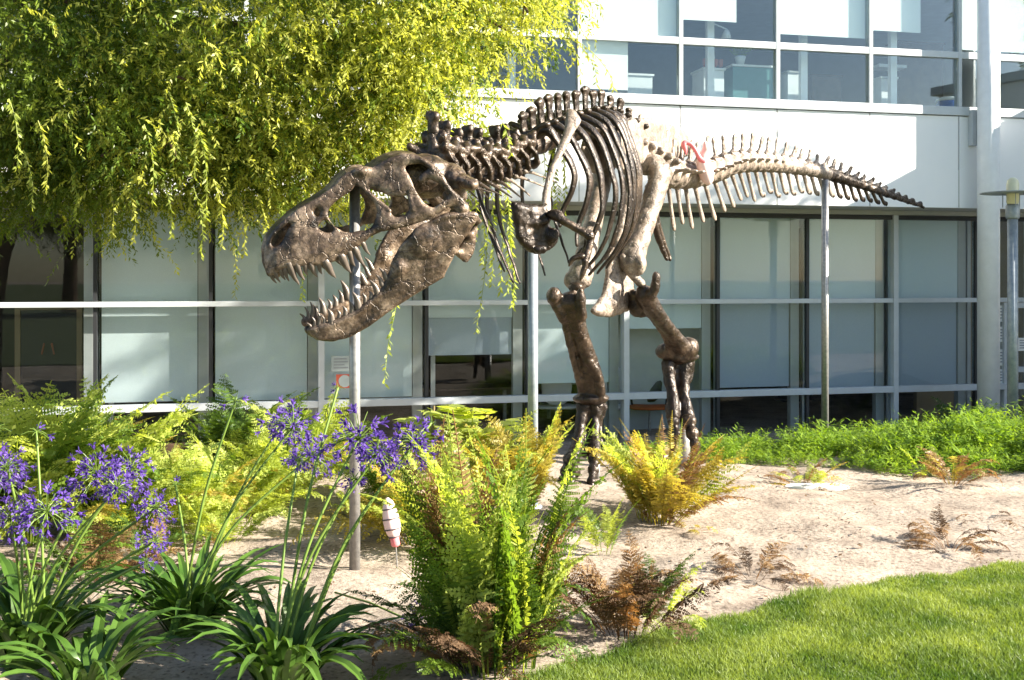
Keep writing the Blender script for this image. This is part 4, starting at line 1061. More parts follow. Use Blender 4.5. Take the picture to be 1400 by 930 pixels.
# lawn
EDGE = [(-60, 1), (-8, 3.3), (-3, 3.7), (-.8, 4.15), (-.15, 4.62), (.13, 4.9), (.64, 5.38), (1.15, 5.76), (1.62, 6.08), (2.12, 6.36), (2.63, 6.6), (3.17, 6.8), (5, 7.3), (9, 8.0), (60, 12)]
EX = [e[0] for e in EDGE]; EY = [e[1] for e in EDGE]
def edge_y(x): return np.interp(x, EX, EY) + .035 * np.sin(x * 9) + .02 * np.sin(x * 23 + 1)
lx = np.concatenate([np.linspace(-300, -7, 20), np.linspace(-6, 8, 180), np.linspace(9, 300, 20)])
lv = np.array([0, .02, .1, .3, .6, 1, 2, 4, 8, 16, 40, 120, 300.])
LX = np.repeat(lx[None], len(lv), 0); LY = edge_y(lx)[None] - lv[:, None]
LZ = np.where(lv[:, None] == 0, -.02, .03) + 0 * LX
I = np.arange(LX.size).reshape(LX.shape)
Q = np.stack([I[1:, :-1], I[1:, 1:], I[:-1, 1:], I[:-1, :-1]], -1).reshape(-1, 4)
M['turf'] = mat_noise('turf_soil', 12, [(.3, (.035, .055, .012)), (.7, (.075, .11, .025))], .95, bmp=(40, .8, .02))
tag(link_mesh('lawn', np_mesh('lawn', np.stack([LX.ravel(), LY.ravel(), LZ.ravel()], -1), Q, True), M['turf']), kind='structure')
M['grass'] = leaf_mat('grass_blade', (.06, .12, .02), (.24, .30, .08), .4, 2.4, .45)
def blades(n, xr, yr, hmin, hmax, wid, accept, z0):
    x = RNG.uniform(*xr, n * 3); y = RNG.uniform(*yr, n * 3); k = accept(x, y); x = x[k][:n]; y = y[k][:n]; n = len(x)
    patch = .42 + .5 * np.sin(5.3 * x + 4 * np.sin(1.7 * y)) * np.sin(6.1 * y + 2 * x) * .4 + .5 * np.sin(3.1 * x + 1.7 * y + 2 * np.sin(2.3 * y)) * np.sin(2.2 * y - 1.3 * x)
    h = RNG.uniform(hmin, hmax, n) * np.clip(.55 + .7 * patch, .3, 1.5); a = RNG.uniform(0, 6.283, n); le = RNG.uniform(.2, .9, n) * h
    wa = RNG.uniform(0, 6.283, n); ww = wid * RNG.uniform(.7, 1.3, n)
    z = z0(x, y)
    wx, wy = np.cos(wa) * ww / 2, np.sin(wa) * ww / 2; dx, dy = np.cos(a) * le, np.sin(a) * le
    V = np.stack([np.stack([x - wx, y - wy, z - .01], -1), np.stack([x + wx, y + wy, z - .01], -1),
                  np.stack([x + dx * .35 + wx * .8, y + dy * .35 + wy * .8, z + h * .6], -1), np.stack([x + dx * .35 - wx * .8, y + dy * .35 - wy * .8, z + h * .6], -1),
                  np.stack([x + dx + wx * .12, y + dy + wy * .12, z + h], -1), np.stack([x + dx - wx * .12, y + dy - wy * .12, z + h], -1)], 1)
    b = np.arange(n)[:, None] * 6
    Fq = np.concatenate([b + np.array([[0, 1, 2, 3]]), b + np.array([[3, 2, 4, 5]])])
    return V.reshape(-1, 3), Fq
V, Fq = blades(125000, (-.5, 4.2), (4.3, 7.0), .022, .055, .0038, lambda x, y: (y < edge_y(x)) & (x < y * .5 + .4) & (y > 4.3), lambda x, y: 0 * x + .03)
V2, F2 = blades(2600, (-.6, 3.6), (4.6, 7.2), .02, .06, .004, lambda x, y: (y >= edge_y(x)) & (y < edge_y(x) + np.abs(RNG.normal(0, .09, len(x)))), lambda x, y: g_np(x, y))
V = np.concatenate([V, V2]); Fq = np.concatenate([Fq, F2 + len(V) - len(V2)])
tag(link_mesh('grass', np_mesh('grass', V, Fq), M['grass']), 'short green lawn grass along the sandy bed', 'grass', kind='stuff')

# ------------------------------------------------------------------ leaves
G = dict(
    yg=leaf_mat('fern_yellow_green', (.26, .33, .065), (.42, .48, .12), .5),
    gr=leaf_mat('fern_green', (.075, .14, .022), (.16, .24, .035), .48),
    gold=leaf_mat('fern_golden', (.30, .25, .045), (.46, .39, .085), .48, tcol=(1.25, 1.15, .5)),
    rust=leaf_mat('fern_rusty', (.16, .095, .045), (.30, .20, .085), .35, tcol=(1.3, .9, .5)),
    brown=leaf_mat('fern_brown', (.055, .03, .016), (.14, .085, .045), .2, rough=.8, tcol=(1.2, .9, .6)),
    deep=leaf_mat('fern_deep_green', (.035, .08, .014), (.09, .15, .026), .35),
    agap=leaf_mat('strap_leaf', (.035, .085, .014), (.085, .16, .028), .22, 4, .3),
    stalk=leaf_mat('flower_stalk', (.10, .17, .03), (.17, .25, .05), .15, 4),
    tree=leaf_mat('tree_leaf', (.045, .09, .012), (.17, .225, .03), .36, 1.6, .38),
    tree_sunlit=leaf_mat('tree_leaf_sunlit', (.32, .35, .06), (.48, .50, .13), .5, 2.2, .38),  # sun on the crown's right side put into a lighter, yellower leaf
    cover=leaf_mat('ground_cover_leaf', (.11, .21, .025), (.25, .36, .05), .42, 5),
    purple=leaf_mat('purple_petal', (.08, .042, .25), (.165, .09, .41), .4, 20, .5, (1.2, 1.1, 1.3)),
)
STEM = mat_noise('fern_stem', 10, [(.3, (.10, .065, .025)), (.7, (.2, .15, .05))], .7)
BARK = mat_noise('reddish_bark', 9, [(.3, (.035, .018, .010)), (.7, (.10, .052, .03))], .85, bmp=(40, .7, .02))

class LB:      # leaf builder, quads only
    def __init__(self): self.V = []; self.F = []
    def diamond(self, p, d, n, ln, wd, bend=0.0, at_=.42):
        s = d.cross(n)
        if s.length < 1e-5: return
        s.normalize(); k = len(self.V)
        self.V += [p, p + d * ln * at_ + s * wd / 2 + n * bend * ln * .4, p + d * ln + n * bend * ln, p + d * ln * at_ - s * wd / 2 + n * bend * ln * .4]
        self.F.append((k, k + 1, k + 2, k + 3))
    def strip(self, pts, nors, wids):
        k = len(self.V)
        for i, (p, n, w_) in enumerate(zip(pts, nors, wids)):
            d = (pts[min(i + 1, len(pts) - 1)] - pts[max(0, i - 1)]).normalized(); s = d.cross(n).normalized()
            self.V += [p - s * w_ / 2, p + s * w_ / 2]
        for i in range(len(pts) - 1): self.F.append((k + 2 * i, k + 2 * i + 1, k + 2 * i + 3, k + 2 * i + 2))
    def mesh(self, name, smooth=False): return np_mesh(name, np.array([tuple(v) for v in self.V]), np.array(self.F), smooth)

def frond_mesh(kind, seed, L=1.0, a0=8, a1=60, pairs=24, pin=.2, curl=0):
    """one fern frond of length L: stalk from the origin, arching over +X"""
    rn = random.Random(seed); B = LB()
    N = pairs + 6; p = Vector((0, 0, 0)); ang = R(a0); pts = []; tang = []; side = R(rn.uniform(-26, 26))
    for i in range(N + 1):
        s = i / N; a = R(a0 + (a1 - a0) * s ** 1.4 + curl * max(0, s - .7) * 3)
        d = Vector((math.sin(a) * math.cos(side * s * 2), math.sin(a) * math.sin(side * s * 2), math.cos(a)))
        pts.append(p.copy()); tang.append(d); p = p + d * (L / N)
    nors = [Vector((-t.z, 0, t.x)).normalized() for t in tang]
    B.strip(pts, nors, [.009 * L * (1 - .8 * i / N) + .002 for i in range(N + 1)])
    B.strip(pts, [t.cross(n).normalized() for t, n in zip(tang, nors)], [.007 * L * (1 - .8 * i / N) + .002 for i in range(N + 1)])
    start = 5 if kind != 'sparse' else 8
    for i in range(start, N + 1):
        s = (i - start) / (N - start); env = (math.sin(math.pi * min(1, .16 + s * .84)) ** .75) * (1.05 - .45 * s)
        ln0 = pin * L * env
        for sg in (1, -1):
            if rn.random() < .06: continue
            ln = ln0 * rn.uniform(.82, 1.12); t = tang[i]; n = nors[i]; sd = t.cross(n).normalized() * sg
            d = (sd * .9 + t * rn.uniform(.3, .55) - n * rn.uniform(-.1, .3)).normalized(); nn = (n + Vector((rn.uniform(-.7, .7), rn.uniform(-.7, .7), rn.uniform(-.4, .4)))).normalized()
            if kind == 'sword':
                k = 7; ww = ln * .2
                for j in range(k):
                    u0 = j / k; q = pts[i] + d * ln * u0 - n * ln * .12 * u0 * u0
                    w1 = ww * (1 - u0 * .75); sd2 = d.cross(nn).normalized()
                    for s2 in (1, -1):
                        dd = (d * .75 + sd2 * s2 * .8).normalized(); B.diamond(q, dd, nn, w1 * 1.15, ln / k * 1.25, -.05)
            else:
                k = max(3, int(ln / (.017 * L)))
                for j in range(k):
                    u0 = (j + .6) / k; q = pts[i] + d * ln * u0 - n * ln * .15 * u0 * u0
                    w1 = ln * .26 * (1 - u0) ** .7 + .004; sd2 = d.cross(nn).normalized()
                    for s2 in (1, -1):
                        dd = (d * .5 + sd2 * s2 * .9 + nn * rn.uniform(-.5, .5)).normalized(); B.diamond(q, dd, nn, w1, ln / k * 1.15, rn.uniform(-.15, .1))
                B.diamond(pts[i] + d * ln * .9, d, nn, ln * .1, ln * .05)
    return B.mesh('frond')
FR = {}
for v in range(4):
    FR['sword', v] = frond_mesh('sword', 10 + v, 1, 2, 16 + 10 * v, 44, .085)
    FR['lace', v] = frond_mesh('lace', 20 + v, 1, 5, 38 + 12 * v, 22, .2)
    FR['drop', v] = frond_mesh('lace', 30 + v, 1, 8, 70 + 12 * v, 21, .2, 25)
    FR['dry', v] = frond_mesh('sparse', 40 + v, 1, 10, 70 + 25 * v, 13, .17, 50)
for v in range(4): FR['plume', v] = frond_mesh('lace', 60 + v, 1, 3, 20 + 14 * v, 34, .125, 12)
FRM = {}
def frond_of(kind, v, mat):
    k = (kind, v, mat)
    if k not in FRM:
        me = FR[kind, v].copy(); me.materials.append(G[mat]); FRM[k] = me
    return FRM[k]
def fern(px, py, n, hgt, kinds, mats, label, cat='fern', name='fern', tilt=(4, 30), base_r=.05, seed=0, group='ferns in the sandy bed', lean=None, at_pt=None, lens=(.65, 1.0), twist=.7):
    rn = random.Random(seed * 77 + int(px)); b = at_pt or onground(px, py)
    o = empty(name, b, label, cat, group)
    for i in range(n):
        az = i * 2.39996 + rn.uniform(-.4, .4); f = (i + .5) / n
        mt = rn.choices([m_ for m_, w_ in mats], [w_ for m_, w_ in mats])[0]
        me = frond_of(rn.choice(kinds), rn.randrange(4), mt)
        fo = bpy.data.objects.new('frond', me); COL.objects.link(fo); fo.parent = o
        r = base_r * math.sqrt(f); fo.location = (r * math.cos(az), r * math.sin(az), -.01)
        tl = R(tilt[0] + (tilt[1] - tilt[0]) * f + rn.uniform(-5, 5)); s = hgt * rn.uniform(*lens)
        rot = Matrix.Rotation(az, 4, 'Z') @ Matrix.Rotation(tl, 4, 'Y') @ Matrix.Rotation(rn.uniform(-twist, twist), 4, 'Z')
        if lean: rot = Matrix.Rotation(R(lean[1]), 4, Vector((-math.sin(R(lean[0])), math.cos(R(lean[0])), 0))) @ rot
        fo.rotation_euler = rot.to_euler(); fo.scale = (s, s * rn.uniform(.8, 1.1), s)
    return o
YG = [('yg', 5), ('gr', 3)]; GD = [('gold', 7), ('yg', 3), ('rust', 1)]
fern(40, 745, 26, 1.5, ['lace'], YG + [('gr', 3)], 'tall green fern at the left edge in front of the dark window', tilt=(4, 26), seed=1)
fern(128, 728, 34, 1.42, ['lace', 'lace', 'drop'], YG, 'big yellow green fern left of the long glass bay, arching fronds', tilt=(4, 30), seed=2)
fern(-30, 760, 18, 1.25, ['lace', 'drop'], YG, 'yellow green fern cut by the left edge of the view', tilt=(6, 36), seed=3)
fern(236, 655, 18, .62, ['sword'], YG, 'small bright sword fern by the base of the glass wall', tilt=(5, 30), seed=4)
fern(190, 668, 16, .62, ['sword', 'lace'], YG, 'small upright fern just left of the bright sword fern', tilt=(5, 30), seed=5)
fern(318, 660, 22, 1.15, ['lace'], [('gr', 4), ('deep', 2), ('yg', 2)], 'dark green fern in front of the brown planter strip', tilt=(4, 28), seed=6)
fern(330, 708, 32, .85, ['lace', 'drop'], [('yg', 7), ('gold', 1)], 'pale yellow green fern mound behind the middle strap leaves', tilt=(6, 48), base_r=.12, seed=7)
fern(415, 668, 22, 1.05, ['lace'], YG, 'yellow green fern behind the purple flowers left of the jaw pole', tilt=(5, 36), seed=8)
fern(118, 800, 24, .62, ['dry', 'lace'], [('brown', 2), ('gr', 3), ('rust', 2), ('deep', 2)], 'low half browned fern behind the left purple flowers', tilt=(8, 55), base_r=.15, seed=9)
fern(205, 780, 22, .55, ['lace', 'dry'], [('gr', 3), ('deep', 2), ('rust', 2)], 'low dull green fern between the left flowers and the middle strap leaves', tilt=(8, 55), base_r=.12, seed=10)
fern(578, 745, 36, .95, ['lace', 'drop'], [('yg', 5), ('gold', 5), ('rust', 1)], 'golden green fern right of the pink float', tilt=(6, 46), base_r=.14, seed=11)
fern(500, 712, 12, .5, ['lace', 'drop'], [('yg', 7), ('gold', 1)], 'bright small fern close behind the jaw pole', tilt=(6, 42), base_r=.06, seed=12)
fern(655, 700, 24, 1.0, ['lace', 'drop'], [('gold', 5), ('yg', 4)], 'golden fern behind the tall central fern', tilt=(5, 38), base_r=.1, seed=13)
fern(718, 702, 26, .9, ['lace'], [('gold', 6), ('yg', 4), ('rust', 1)], 'golden fern just left of the planted right foot', tilt=(2, 16), base_r=.08, seed=14, lean=(180, 8))
fern(674, 908, 105, 1.16, ['plume', 'plume', 'sword'], [('yg', 6), ('gr', 4), ('deep', 1.5), ('rust', .6)], 'tall central fern of upright green sword fronds before the ribs', tilt=(0, 9), base_r=.2, lean=(180, 4), seed=15, lens=(.4, 1.05), twist=1.9)
fern(664, 910, 60, .72, ['lace', 'dry', 'sword'], [('deep', 4), ('brown', 2), ('rust', 1), ('gr', 2)], 'dark tangled undergrowth around the foot of the tall central fern', tilt=(5, 52), base_r=.16, seed=16)
fern(712, 905, 6, .36, ['dry', 'lace'], [('gr', 3), ('rust', 2), ('yg', 2)], 'thin drooping fern leaning right from the central fern', tilt=(15, 60), base_r=.08, seed=17, lean=(0, 12))
fern(905, 716, 44, .95, ['lace', 'sword'], [('gold', 8), ('yg', 2), ('rust', 1)], 'large golden yellow fern in front of the raised left foot', tilt=(4, 38), base_r=.1, seed=18, lean=(0, 7))
fern(880, 712, 12, .82, ['lace'], [('gold', 6), ('yg', 3), ('rust', 2)], 'upright golden fern between the two dinosaur feet', tilt=(2, 14), base_r=.05, seed=19)
fern(945, 726, 9, .34, ['dry', 'lace'], [('rust', 3), ('gold', 3)], 'low rusty fern on the sand right of the golden fern', tilt=(40, 80), base_r=.08, seed=20)
fern(826, 756, 6, .5, ['sword', 'lace'], [('gr', 4), ('yg', 3)], 'slender green fern below the planted right foot', tilt=(2, 18), base_r=.05, seed=21)
fern(857, 866, 36, .58, ['dry', 'lace'], [('brown', 7), ('rust', 2), ('deep', 1)], 'dead dark brown fern right of the tall central fern', tilt=(2, 32), base_r=.12, seed=22, group='dead ferns on the sand')
fern(905, 852, 7, .42, ['dry', 'lace'], [('yg', 5), ('gr', 2)], 'wispy light green weed beside the dead brown fern', 'weed', 'weed', tilt=(10, 45), base_r=.06, seed=23, group=None)
fern(1030, 788, 16, .38, ['dry', 'dry', 'drop'], [('rust', 3), ('brown', 4)], 'sparse dead fern with two dry fronds in the middle of the sand', tilt=(10, 70), base_r=.1, seed=24, group='dead ferns on the sand')
fern(1298, 750, 18, .42, ['dry', 'dry', 'drop'], [('rust', 4), ('brown', 3)], 'dead rusty fern on the sand at far right', tilt=(8, 60), base_r=.08, seed=25, group='dead ferns on the sand')
fern(1302, 662, 20, .5, ['dry', 'lace'], [('rust', 4), ('gold', 2)], 'dry rusty fern at the front of the green ground cover', tilt=(8, 50), base_r=.08, seed=26, group='dead ferns on the sand')
fern(1100, 664, 22, .4, ['lace', 'dry'], [('gold', 5), ('rust', 3), ('yg', 2)], 'low golden brown fern by the white flat stone', tilt=(15, 70), base_r=.12, seed=27)
fern(1352, 712, 7, .28, ['dry'], [('rust', 4), ('brown', 3)], 'small dead fern by the right edge of the sand', tilt=(30, 80), base_r=.08, seed=28, group='dead ferns on the sand')
fern(1265, 648, 8, .36, ['lace'], [('yg', 4), ('gr', 3)], 'bright green fern low at the edge of the ground cover', tilt=(10, 55), base_r=.1, seed=29)
fern(1318, 606, 16, .82, ['lace', 'sword'], [('gr', 4), ('deep', 3)], 'broad green fern in front of the white column', tilt=(16, 64), base_r=.06, seed=30)
for q_, (x_, y_, n_, h_, k_, lab_) in enumerate([(175, 738, 26, .95, ['lace', 'drop'], 'bright yellow green fern between the left purple flowers and the bay windows'), (70, 708, 24, 1.1, ['lace'], 'yellow green fern further back at the far left'),
        (272, 722, 22, .75, ['lace', 'drop'], 'bright low fern behind the middle strap leaved clump'), (375, 690, 22, .85, ['lace'], 'yellow fern between the leaning flower stalks and the glass'),
        (455, 655, 18, .75, ['lace', 'drop'], 'yellow green fern low against the glass behind the jaw pole'), (5, 700, 22, 1.15, ['lace', 'drop'], 'upright bright fern behind the cut off fern at far left'),
        (232, 690, 18, .7, ['lace'], 'bright fern in front of the small sword ferns'), (300, 745, 18, .5, ['lace', 'drop'], 'low light green fern right behind the bare seed head stalk'), (540, 690, 20, .8, ['lace'], 'golden green fern behind the pink float')]):
    fern(x_, y_, n_, h_, k_, [('yg', 6), ('gr', 2), ('gold', 1)], lab_, tilt=(3, 34), base_r=.12, seed=50 + q_)
# lobed broad-leaf plant behind the central fern
def lobed_leaf(seed, L=.34):
    rn = random.Random(seed); B = LB(); p = Vector((0, 0, 0)); pts = []; N = 11
    for i in range(N + 1):
        a = R(20 + 75 * (i / N) ** 1.2); pts.append(p.copy()); p = p + Vector((math.sin(a), 0, math.cos(a))) * L * 1.5 / N
    for i in range(N): B.strip([pts[i], pts[i + 1]], [Vector((-.5, 0, .8))] * 2, [.012, .01])
    for i in range(4, N + 1):
        s = (i - 4) / (N - 4); ln = L * .5 * math.sin(math.pi * (.2 + .75 * s)) + .03; t = (pts[i] - pts[i - 1]).normalized(); n = Vector((-t.z, 0, t.x))
        for sg in (1, -1):
            d = (Vector((0, sg, 0)) * .85 + t * .6 - n * rn.uniform(0, .3)).normalized(); B.diamond(pts[i], d, n, ln, ln * .48, -.1, .5)
    B.diamond(pts[-1], t, n, L * .2, L * .14)
    return B.mesh('lobed_leaf')
LL = [lobed_leaf(i) for i in range(3)]
for me in LL: me.materials.append(G['yg'])
def lobed(px, py, n, s, label, h=.6):
    b = onground(px, py); o = empty('broadleaf_plant', b, label, 'plant', 'lobed leaf plants')
    rn = random.Random(int(px)); B = MB(); B.tube([b, b + Vector((0, 0, h * .6)), b + Vector((.02, 0, h))], [.02, .016, .01], 8); B.build('stem', STEM, o, True)
    for i in range(n):
        f = bpy.data.objects.new('leaf', LL[i % 3]); COL.objects.link(f); f.parent = o; f.location = (0, 0, h * rn.uniform(.45, 1.0))
        f.rotation_euler = (Matrix.Rotation(i * 2.4, 4, 'Z') @ Matrix.Rotation(R(rn.uniform(0, 30)), 4, 'Y')).to_euler(); q = s * rn.uniform(.8, 1.2); f.scale = (q, q, q)
lobed(590, 690, 9, .85, 'pale lobed leaf plant sticking up left of the central fern tip', .78)
lobed(645, 690, 12, .95, 'lobed leaf plant with drooping tips behind the central fern', .62)

# ------------------------------------------------------------------ lilies of the nile
def strap(B, rn, base, az, L, w0, a0, a1):
    N = 7; p = Vector(base); pts = []; nn = []; out = Vector((math.cos(az), math.sin(az), 0)); sd = Vector((-math.sin(az), math.cos(az), 0)); tw = rn.uniform(-.5, .5)
    for i in range(N + 1):
        s = i / N; a = R(a0 + (a1 - a0) * s ** 1.3); d = out * math.sin(a) + Vector((0, 0, 1)) * math.cos(a)
        n = (Vector((0, 0, 1)) * math.sin(a) - out * math.cos(a) + sd * tw * s).normalized(); pts.append(p.copy()); nn.append(n); p = p + d * L / N
    wd = [w0 * (.75 + .25 * math.sin(math.pi * min(1, .3 + i / N))) * (1 - max(0, (i / N - .7) / .3) ** 1.6 * .93) for i in range(N + 1)]
    # two half strips folded along the midrib
    for sg in (1, -1):
        k = len(B.V)
        for p, n, w_, i in zip(pts, nn, wd, range(N + 1)):
            d = (pts[min(i + 1, N)] - pts[max(0, i - 1)]).normalized(); s = d.cross(n).normalized()
            B.V += [p, p + s * sg * w_ / 2 + n * w_ * .16]
        for i in range(N):
            q = (k + 2 * i, k + 2 * i + 1, k + 2 * i + 3, k + 2 * i + 2); B.F.append(q if sg > 0 else q[::-1])
def floret(B, rn, p, d, s):
    """six-petalled trumpet"""
    n0 = d.orthogonal().normalized(); q = d.cross(n0)
    for k in range(6):
        a = k * math.pi / 3 + rn.uniform(-.2, .2); r = n0 * math.cos(a) + q * math.sin(a); nn = (r * -.9 + d * .3).normalized()
        B.diamond(p, (d * .92 + r * .32).normalized(), nn, s * .62, s * .3, 0, .6)
        B.diamond(p + d * s * .5 + r * s * .15, (d * .6 + r * .75).normalized(), (d * .8 - r * .6).normalized(), s * .55, s * .24, -.1, .5)
def head_meshes(seed, Rr, n, sparse=0):
    rn = random.Random(seed); P = LB(); S = MB()
    for i in range(n):
        z = 1 - 1.55 * (i + .5) / n; a = i * 2.39996; r = math.sqrt(max(0, 1 - z * z)); d = Vector((r * math.cos(a), r * math.sin(a), z + rn.uniform(-.1, .1))).normalized()
        ln = Rr * rn.uniform(.42, 1.08); e = d * ln - Vector((0, 0, ln * .18))
        S.tube([Vector((0, 0, 0)), d * ln * .55, e], [.0022, .0018, .0016], 4, caps=False)
        if rn.random() < sparse: continue
        dd = (d * .8 - Vector((0, 0, .45)) + Vector((rn.uniform(-.3, .3), rn.uniform(-.3, .3), rn.uniform(-.2, .2)))).normalized(); floret(P, rn, e, dd, rn.uniform(.034, .048))
    me = P.mesh('flower_head'); me.materials.append(G['purple']); me.materials.append(G['stalk']); k = len(me.polygons); sm = S.mesh('pedicels')
    bm = bmesh.new(); bm.from_mesh(me); bm.from_mesh(sm); bm.faces.ensure_lookup_table()
    for f in bm.faces[k:]: f.material_index = 1
    bm.to_mesh(me); bm.free(); bpy.data.meshes.remove(sm)
    return me, None
HM = [head_meshes(1, .125, 54, .12), head_meshes(2, .135, 46, .15), head_meshes(3, .11, 40, .1), head_meshes(4, .09, 26, .4), head_meshes(5, .11, 40, .15), head_meshes(6, .07, 14, .75)]
def lily(px, py, nl, L, heads, label, seed, az0=None, a1=(80, 150), base_r=.13, Y=None):
    rn = random.Random(seed); b = onground(px, py) if Y is None else Vector(((px - 700) / F * Y, Y, gz((px - 700) / F * Y, Y)))
    o = empty('lily_of_the_nile', b, label, 'flowering plant', 'purple lilies of the nile'); B = LB()
    for i in range(nl):
        az = i * 2.39996 + rn.uniform(-.3, .3); r = base_r * math.sqrt((i + .5) / nl)
        strap(B, rn, b + Vector((r * math.cos(az), r * math.sin(az), 0)), az, L * rn.uniform(.6, 1.1), rn.uniform(.04, .062), rn.uniform(2, 40), rn.uniform(*a1))
    link_mesh('foliage', B.mesh('foliage', True), G['agap'], o, origin=b)
    for hx, hy, hY, kind, sc in heads:
        e = at(hx, hy, hY); s0 = b + Vector((rn.uniform(-.08, .08), rn.uniform(-.08, .08), .03)); hz = e.z - s0.z
        mid = s0.lerp(e, .5) + Vector((0, 0, abs((e - s0).length) * .05)) - Vector((e.x - s0.x, e.y - s0.y, 0)) * .10
        S = MB(); Q = catmull([(*s0, .008), (*mid, .007), (*e, .0055)], 8); S.tube([q[:3] for q in Q], [q[3] for q in Q], 8)
        st_ = S.build('flower_stalk', G['stalk'], o, True, origin=s0)
        me, sm = HM[kind]
        f = bpy.data.objects.new('flower_head', me); COL.objects.link(f); f.parent = st_; f.location = e - s0
        dirv = (e - mid).normalized(); rt = (dirv * .6 + Vector((0, 0, .6))).normalized().to_track_quat('Z', 'Y').to_euler(); rt.rotate_axis('Z', rn.uniform(0, 6)); f.rotation_euler = rt; f.scale = (sc,) * 3
lily(40, 905, 76, .58, [(10, 640, 4.9, 2, .8), (64, 700, 4.9, 1, 1.0), (15, 710, 4.9, 2, .9), (132, 650, 5.1, 0, 1.05), (178, 640, 5.2, 2, .9), (160, 668, 5.0, 4, .9), (212, 695, 5.0, 2, .75), (212, 740, 4.9, 4, .62), (200, 768, 4.8, 3, .45), (50, 590, 5.4, 5, 1.0), (30, 690, 5.2, 5, .3)],
     'purple lily of the nile at the lower left corner with many leaning heads', 1)
lily(262, 862, 80, .58, [(322, 548, 5.5, 5, .9), (400, 585, 5.7, 1, 1.1), (425, 625, 5.6, 0, .9), (240, 662, 6.0, 5, .8), (385, 580, 5.8, 4, .8)], 'broad strap leaved lily of the nile in the middle with a bare seed head', 2)
lily(388, 935, 80, .56, [(490, 600, 5.1, 1, 1.15), (515, 622, 5.05, 4, 1.0), (566, 606, 5.15, 0, .95), (485, 655, 5.1, 3, .75), (462, 530, 5.3, 5, .55), (408, 630, 5.2, 3, .7), (590, 578, 5.3, 5, .6)],
     'lily of the nile before the jaw pole, long stalks leaning right', 3)
lily(-70, 880, 40, .6, [(-20, 640, 5.0, 0, 1.0), (5, 660, 5.2, 1, .9), (-5, 585, 5.5, 5, 1)], 'lily of the nile mostly cut off by the left edge', 4)
lily(120, 925, 40, .5, [], 'flowerless strap leaved clump in front of the lower left purple lily', 5, Y=4.75)
# fallen flower lying on the sand
p0, p1 = onground(458, 825), onground(560, 862)
o = empty('fallen_flower', p1, 'fallen purple flower head on a long stalk lying on the sand', 'flower')
S = MB(); S.tube([p0 + Vector((0, 0, .06)), p0.lerp(p1, .5) + Vector((0, 0, .07)), p1 + Vector((0, 0, .05))], [.006, .006, .005], 8); S.build('stalk', G['stalk'], o, True)
f = bpy.data.objects.new('flower_head', HM[3][0]); COL.objects.link(f); f.parent = o; f.location = (.03, 0, .06); f.rotation_euler = (0, 1.9, .2); f.scale = (.75,) * 3

# ------------------------------------------------------------------ green ground cover at right
def cover_mesh(npl, accept, hfun, xr, yr):
    x = RNG.uniform(*xr, npl * 4); y = RNG.uniform(*yr, npl * 4); k = accept(x, y); x = x[k][:npl]; y = y[k][:npl]; n = len(x)
    m_ = 26; base = np.stack([x, y, g_np(x, y)], -1); hh = np.clip(hfun(x, y), .07, 1) * RNG.uniform(.5, 1.25, n)
    az = RNG.uniform(0, 6.283, n); le = RNG.uniform(.1, .8, n)
    s = (np.arange(m_) + 1) / m_
    P = base[:, None] + np.stack([np.cos(az)[:, None] * le[:, None] * hh[:, None] * s ** 1.8, np.sin(az)[:, None] * le[:, None] * hh[:, None] * s ** 1.8, hh[:, None] * s * (1 - .15 * s)], -1)
    P = P.reshape(-1, 3); S = np.tile(s, n); HH = np.repeat(hh, m_); N = len(P)
    a = RNG.uniform(0, 6.283, N); el = RNG.uniform(-.2, .8, N); ln = (.05 + .06 * np.sin(np.pi * S ** .8)) * RNG.uniform(.6, 1.2, N) * (HH / .35) ** .5
    d = np.stack([np.cos(a) * np.cos(el), np.sin(a) * np.cos(el), np.sin(el)], -1); w_ = np.stack([-np.sin(a), np.cos(a), RNG.uniform(-.6, .6, N)], -1); w_ /= np.linalg.norm(w_, axis=1)[:, None]
    V = np.stack([P, P + d * ln[:, None] * .5 + w_ * ln[:, None] * .11, P + d * ln[:, None], P + d * ln[:, None] * .5 - w_ * ln[:, None] * .11], 1).reshape(-1, 3)
    return V, np.arange(len(V)).reshape(-1, 4)
def dep_np(x, y): return (x - P0[0]) * FM[0] + (y - P0[1]) * FM[1]
def front(x): return np.interp(x, [-1, .3, 1.5, 2.3, 3.2, 4.2, 5.2, 8], [11.4, 11.2, 10.9, 10.55, 10.25, 9.9, 9.6, 9.2]) + .12 * np.sin(3.1 * x) + .07 * np.sin(7 * x)
hc = lambda x, y: (.15 + .10 * np.interp(x, [1, 2.6, 4.5, 6], [-.5, 0, 1.1, 1.9]) + .13 * np.sin(3.7 * x + 1.3 * y + 1.5 * np.sin(2.3 * x)) * np.sin(4.3 * y - x)) * np.clip(.45 + (y - front(x)) / .5, .45, 1.25)
V, Fq = cover_mesh(5200, lambda x, y: (y > front(x)) & (dep_np(x, y) < -.35) & (y - front(x) < 3.0), hc, (.9, 7.5), (9.0, 15.5))
tag(link_mesh('ground_cover', np_mesh('ground_cover', V, Fq), G['cover']), 'feathery green ground cover between the sand and the glass wall', 'ground cover', kind='stuff')
# brown planter strip behind the left ferns
o = empty('planter_strip', fp(1.2, -.55, -.4), 'dark brown timber planter edge below the left window bays', 'planter')
for k in range(2):
    B = MB(); fbox(B, -5 * MOD, 2.0 * MOD, -.42 + .02 * k, -.30, ZF - .1 + k * .21, ZF + .1 + k * .21); B.build('board', M['wood_dark'], o, bevel=.008)
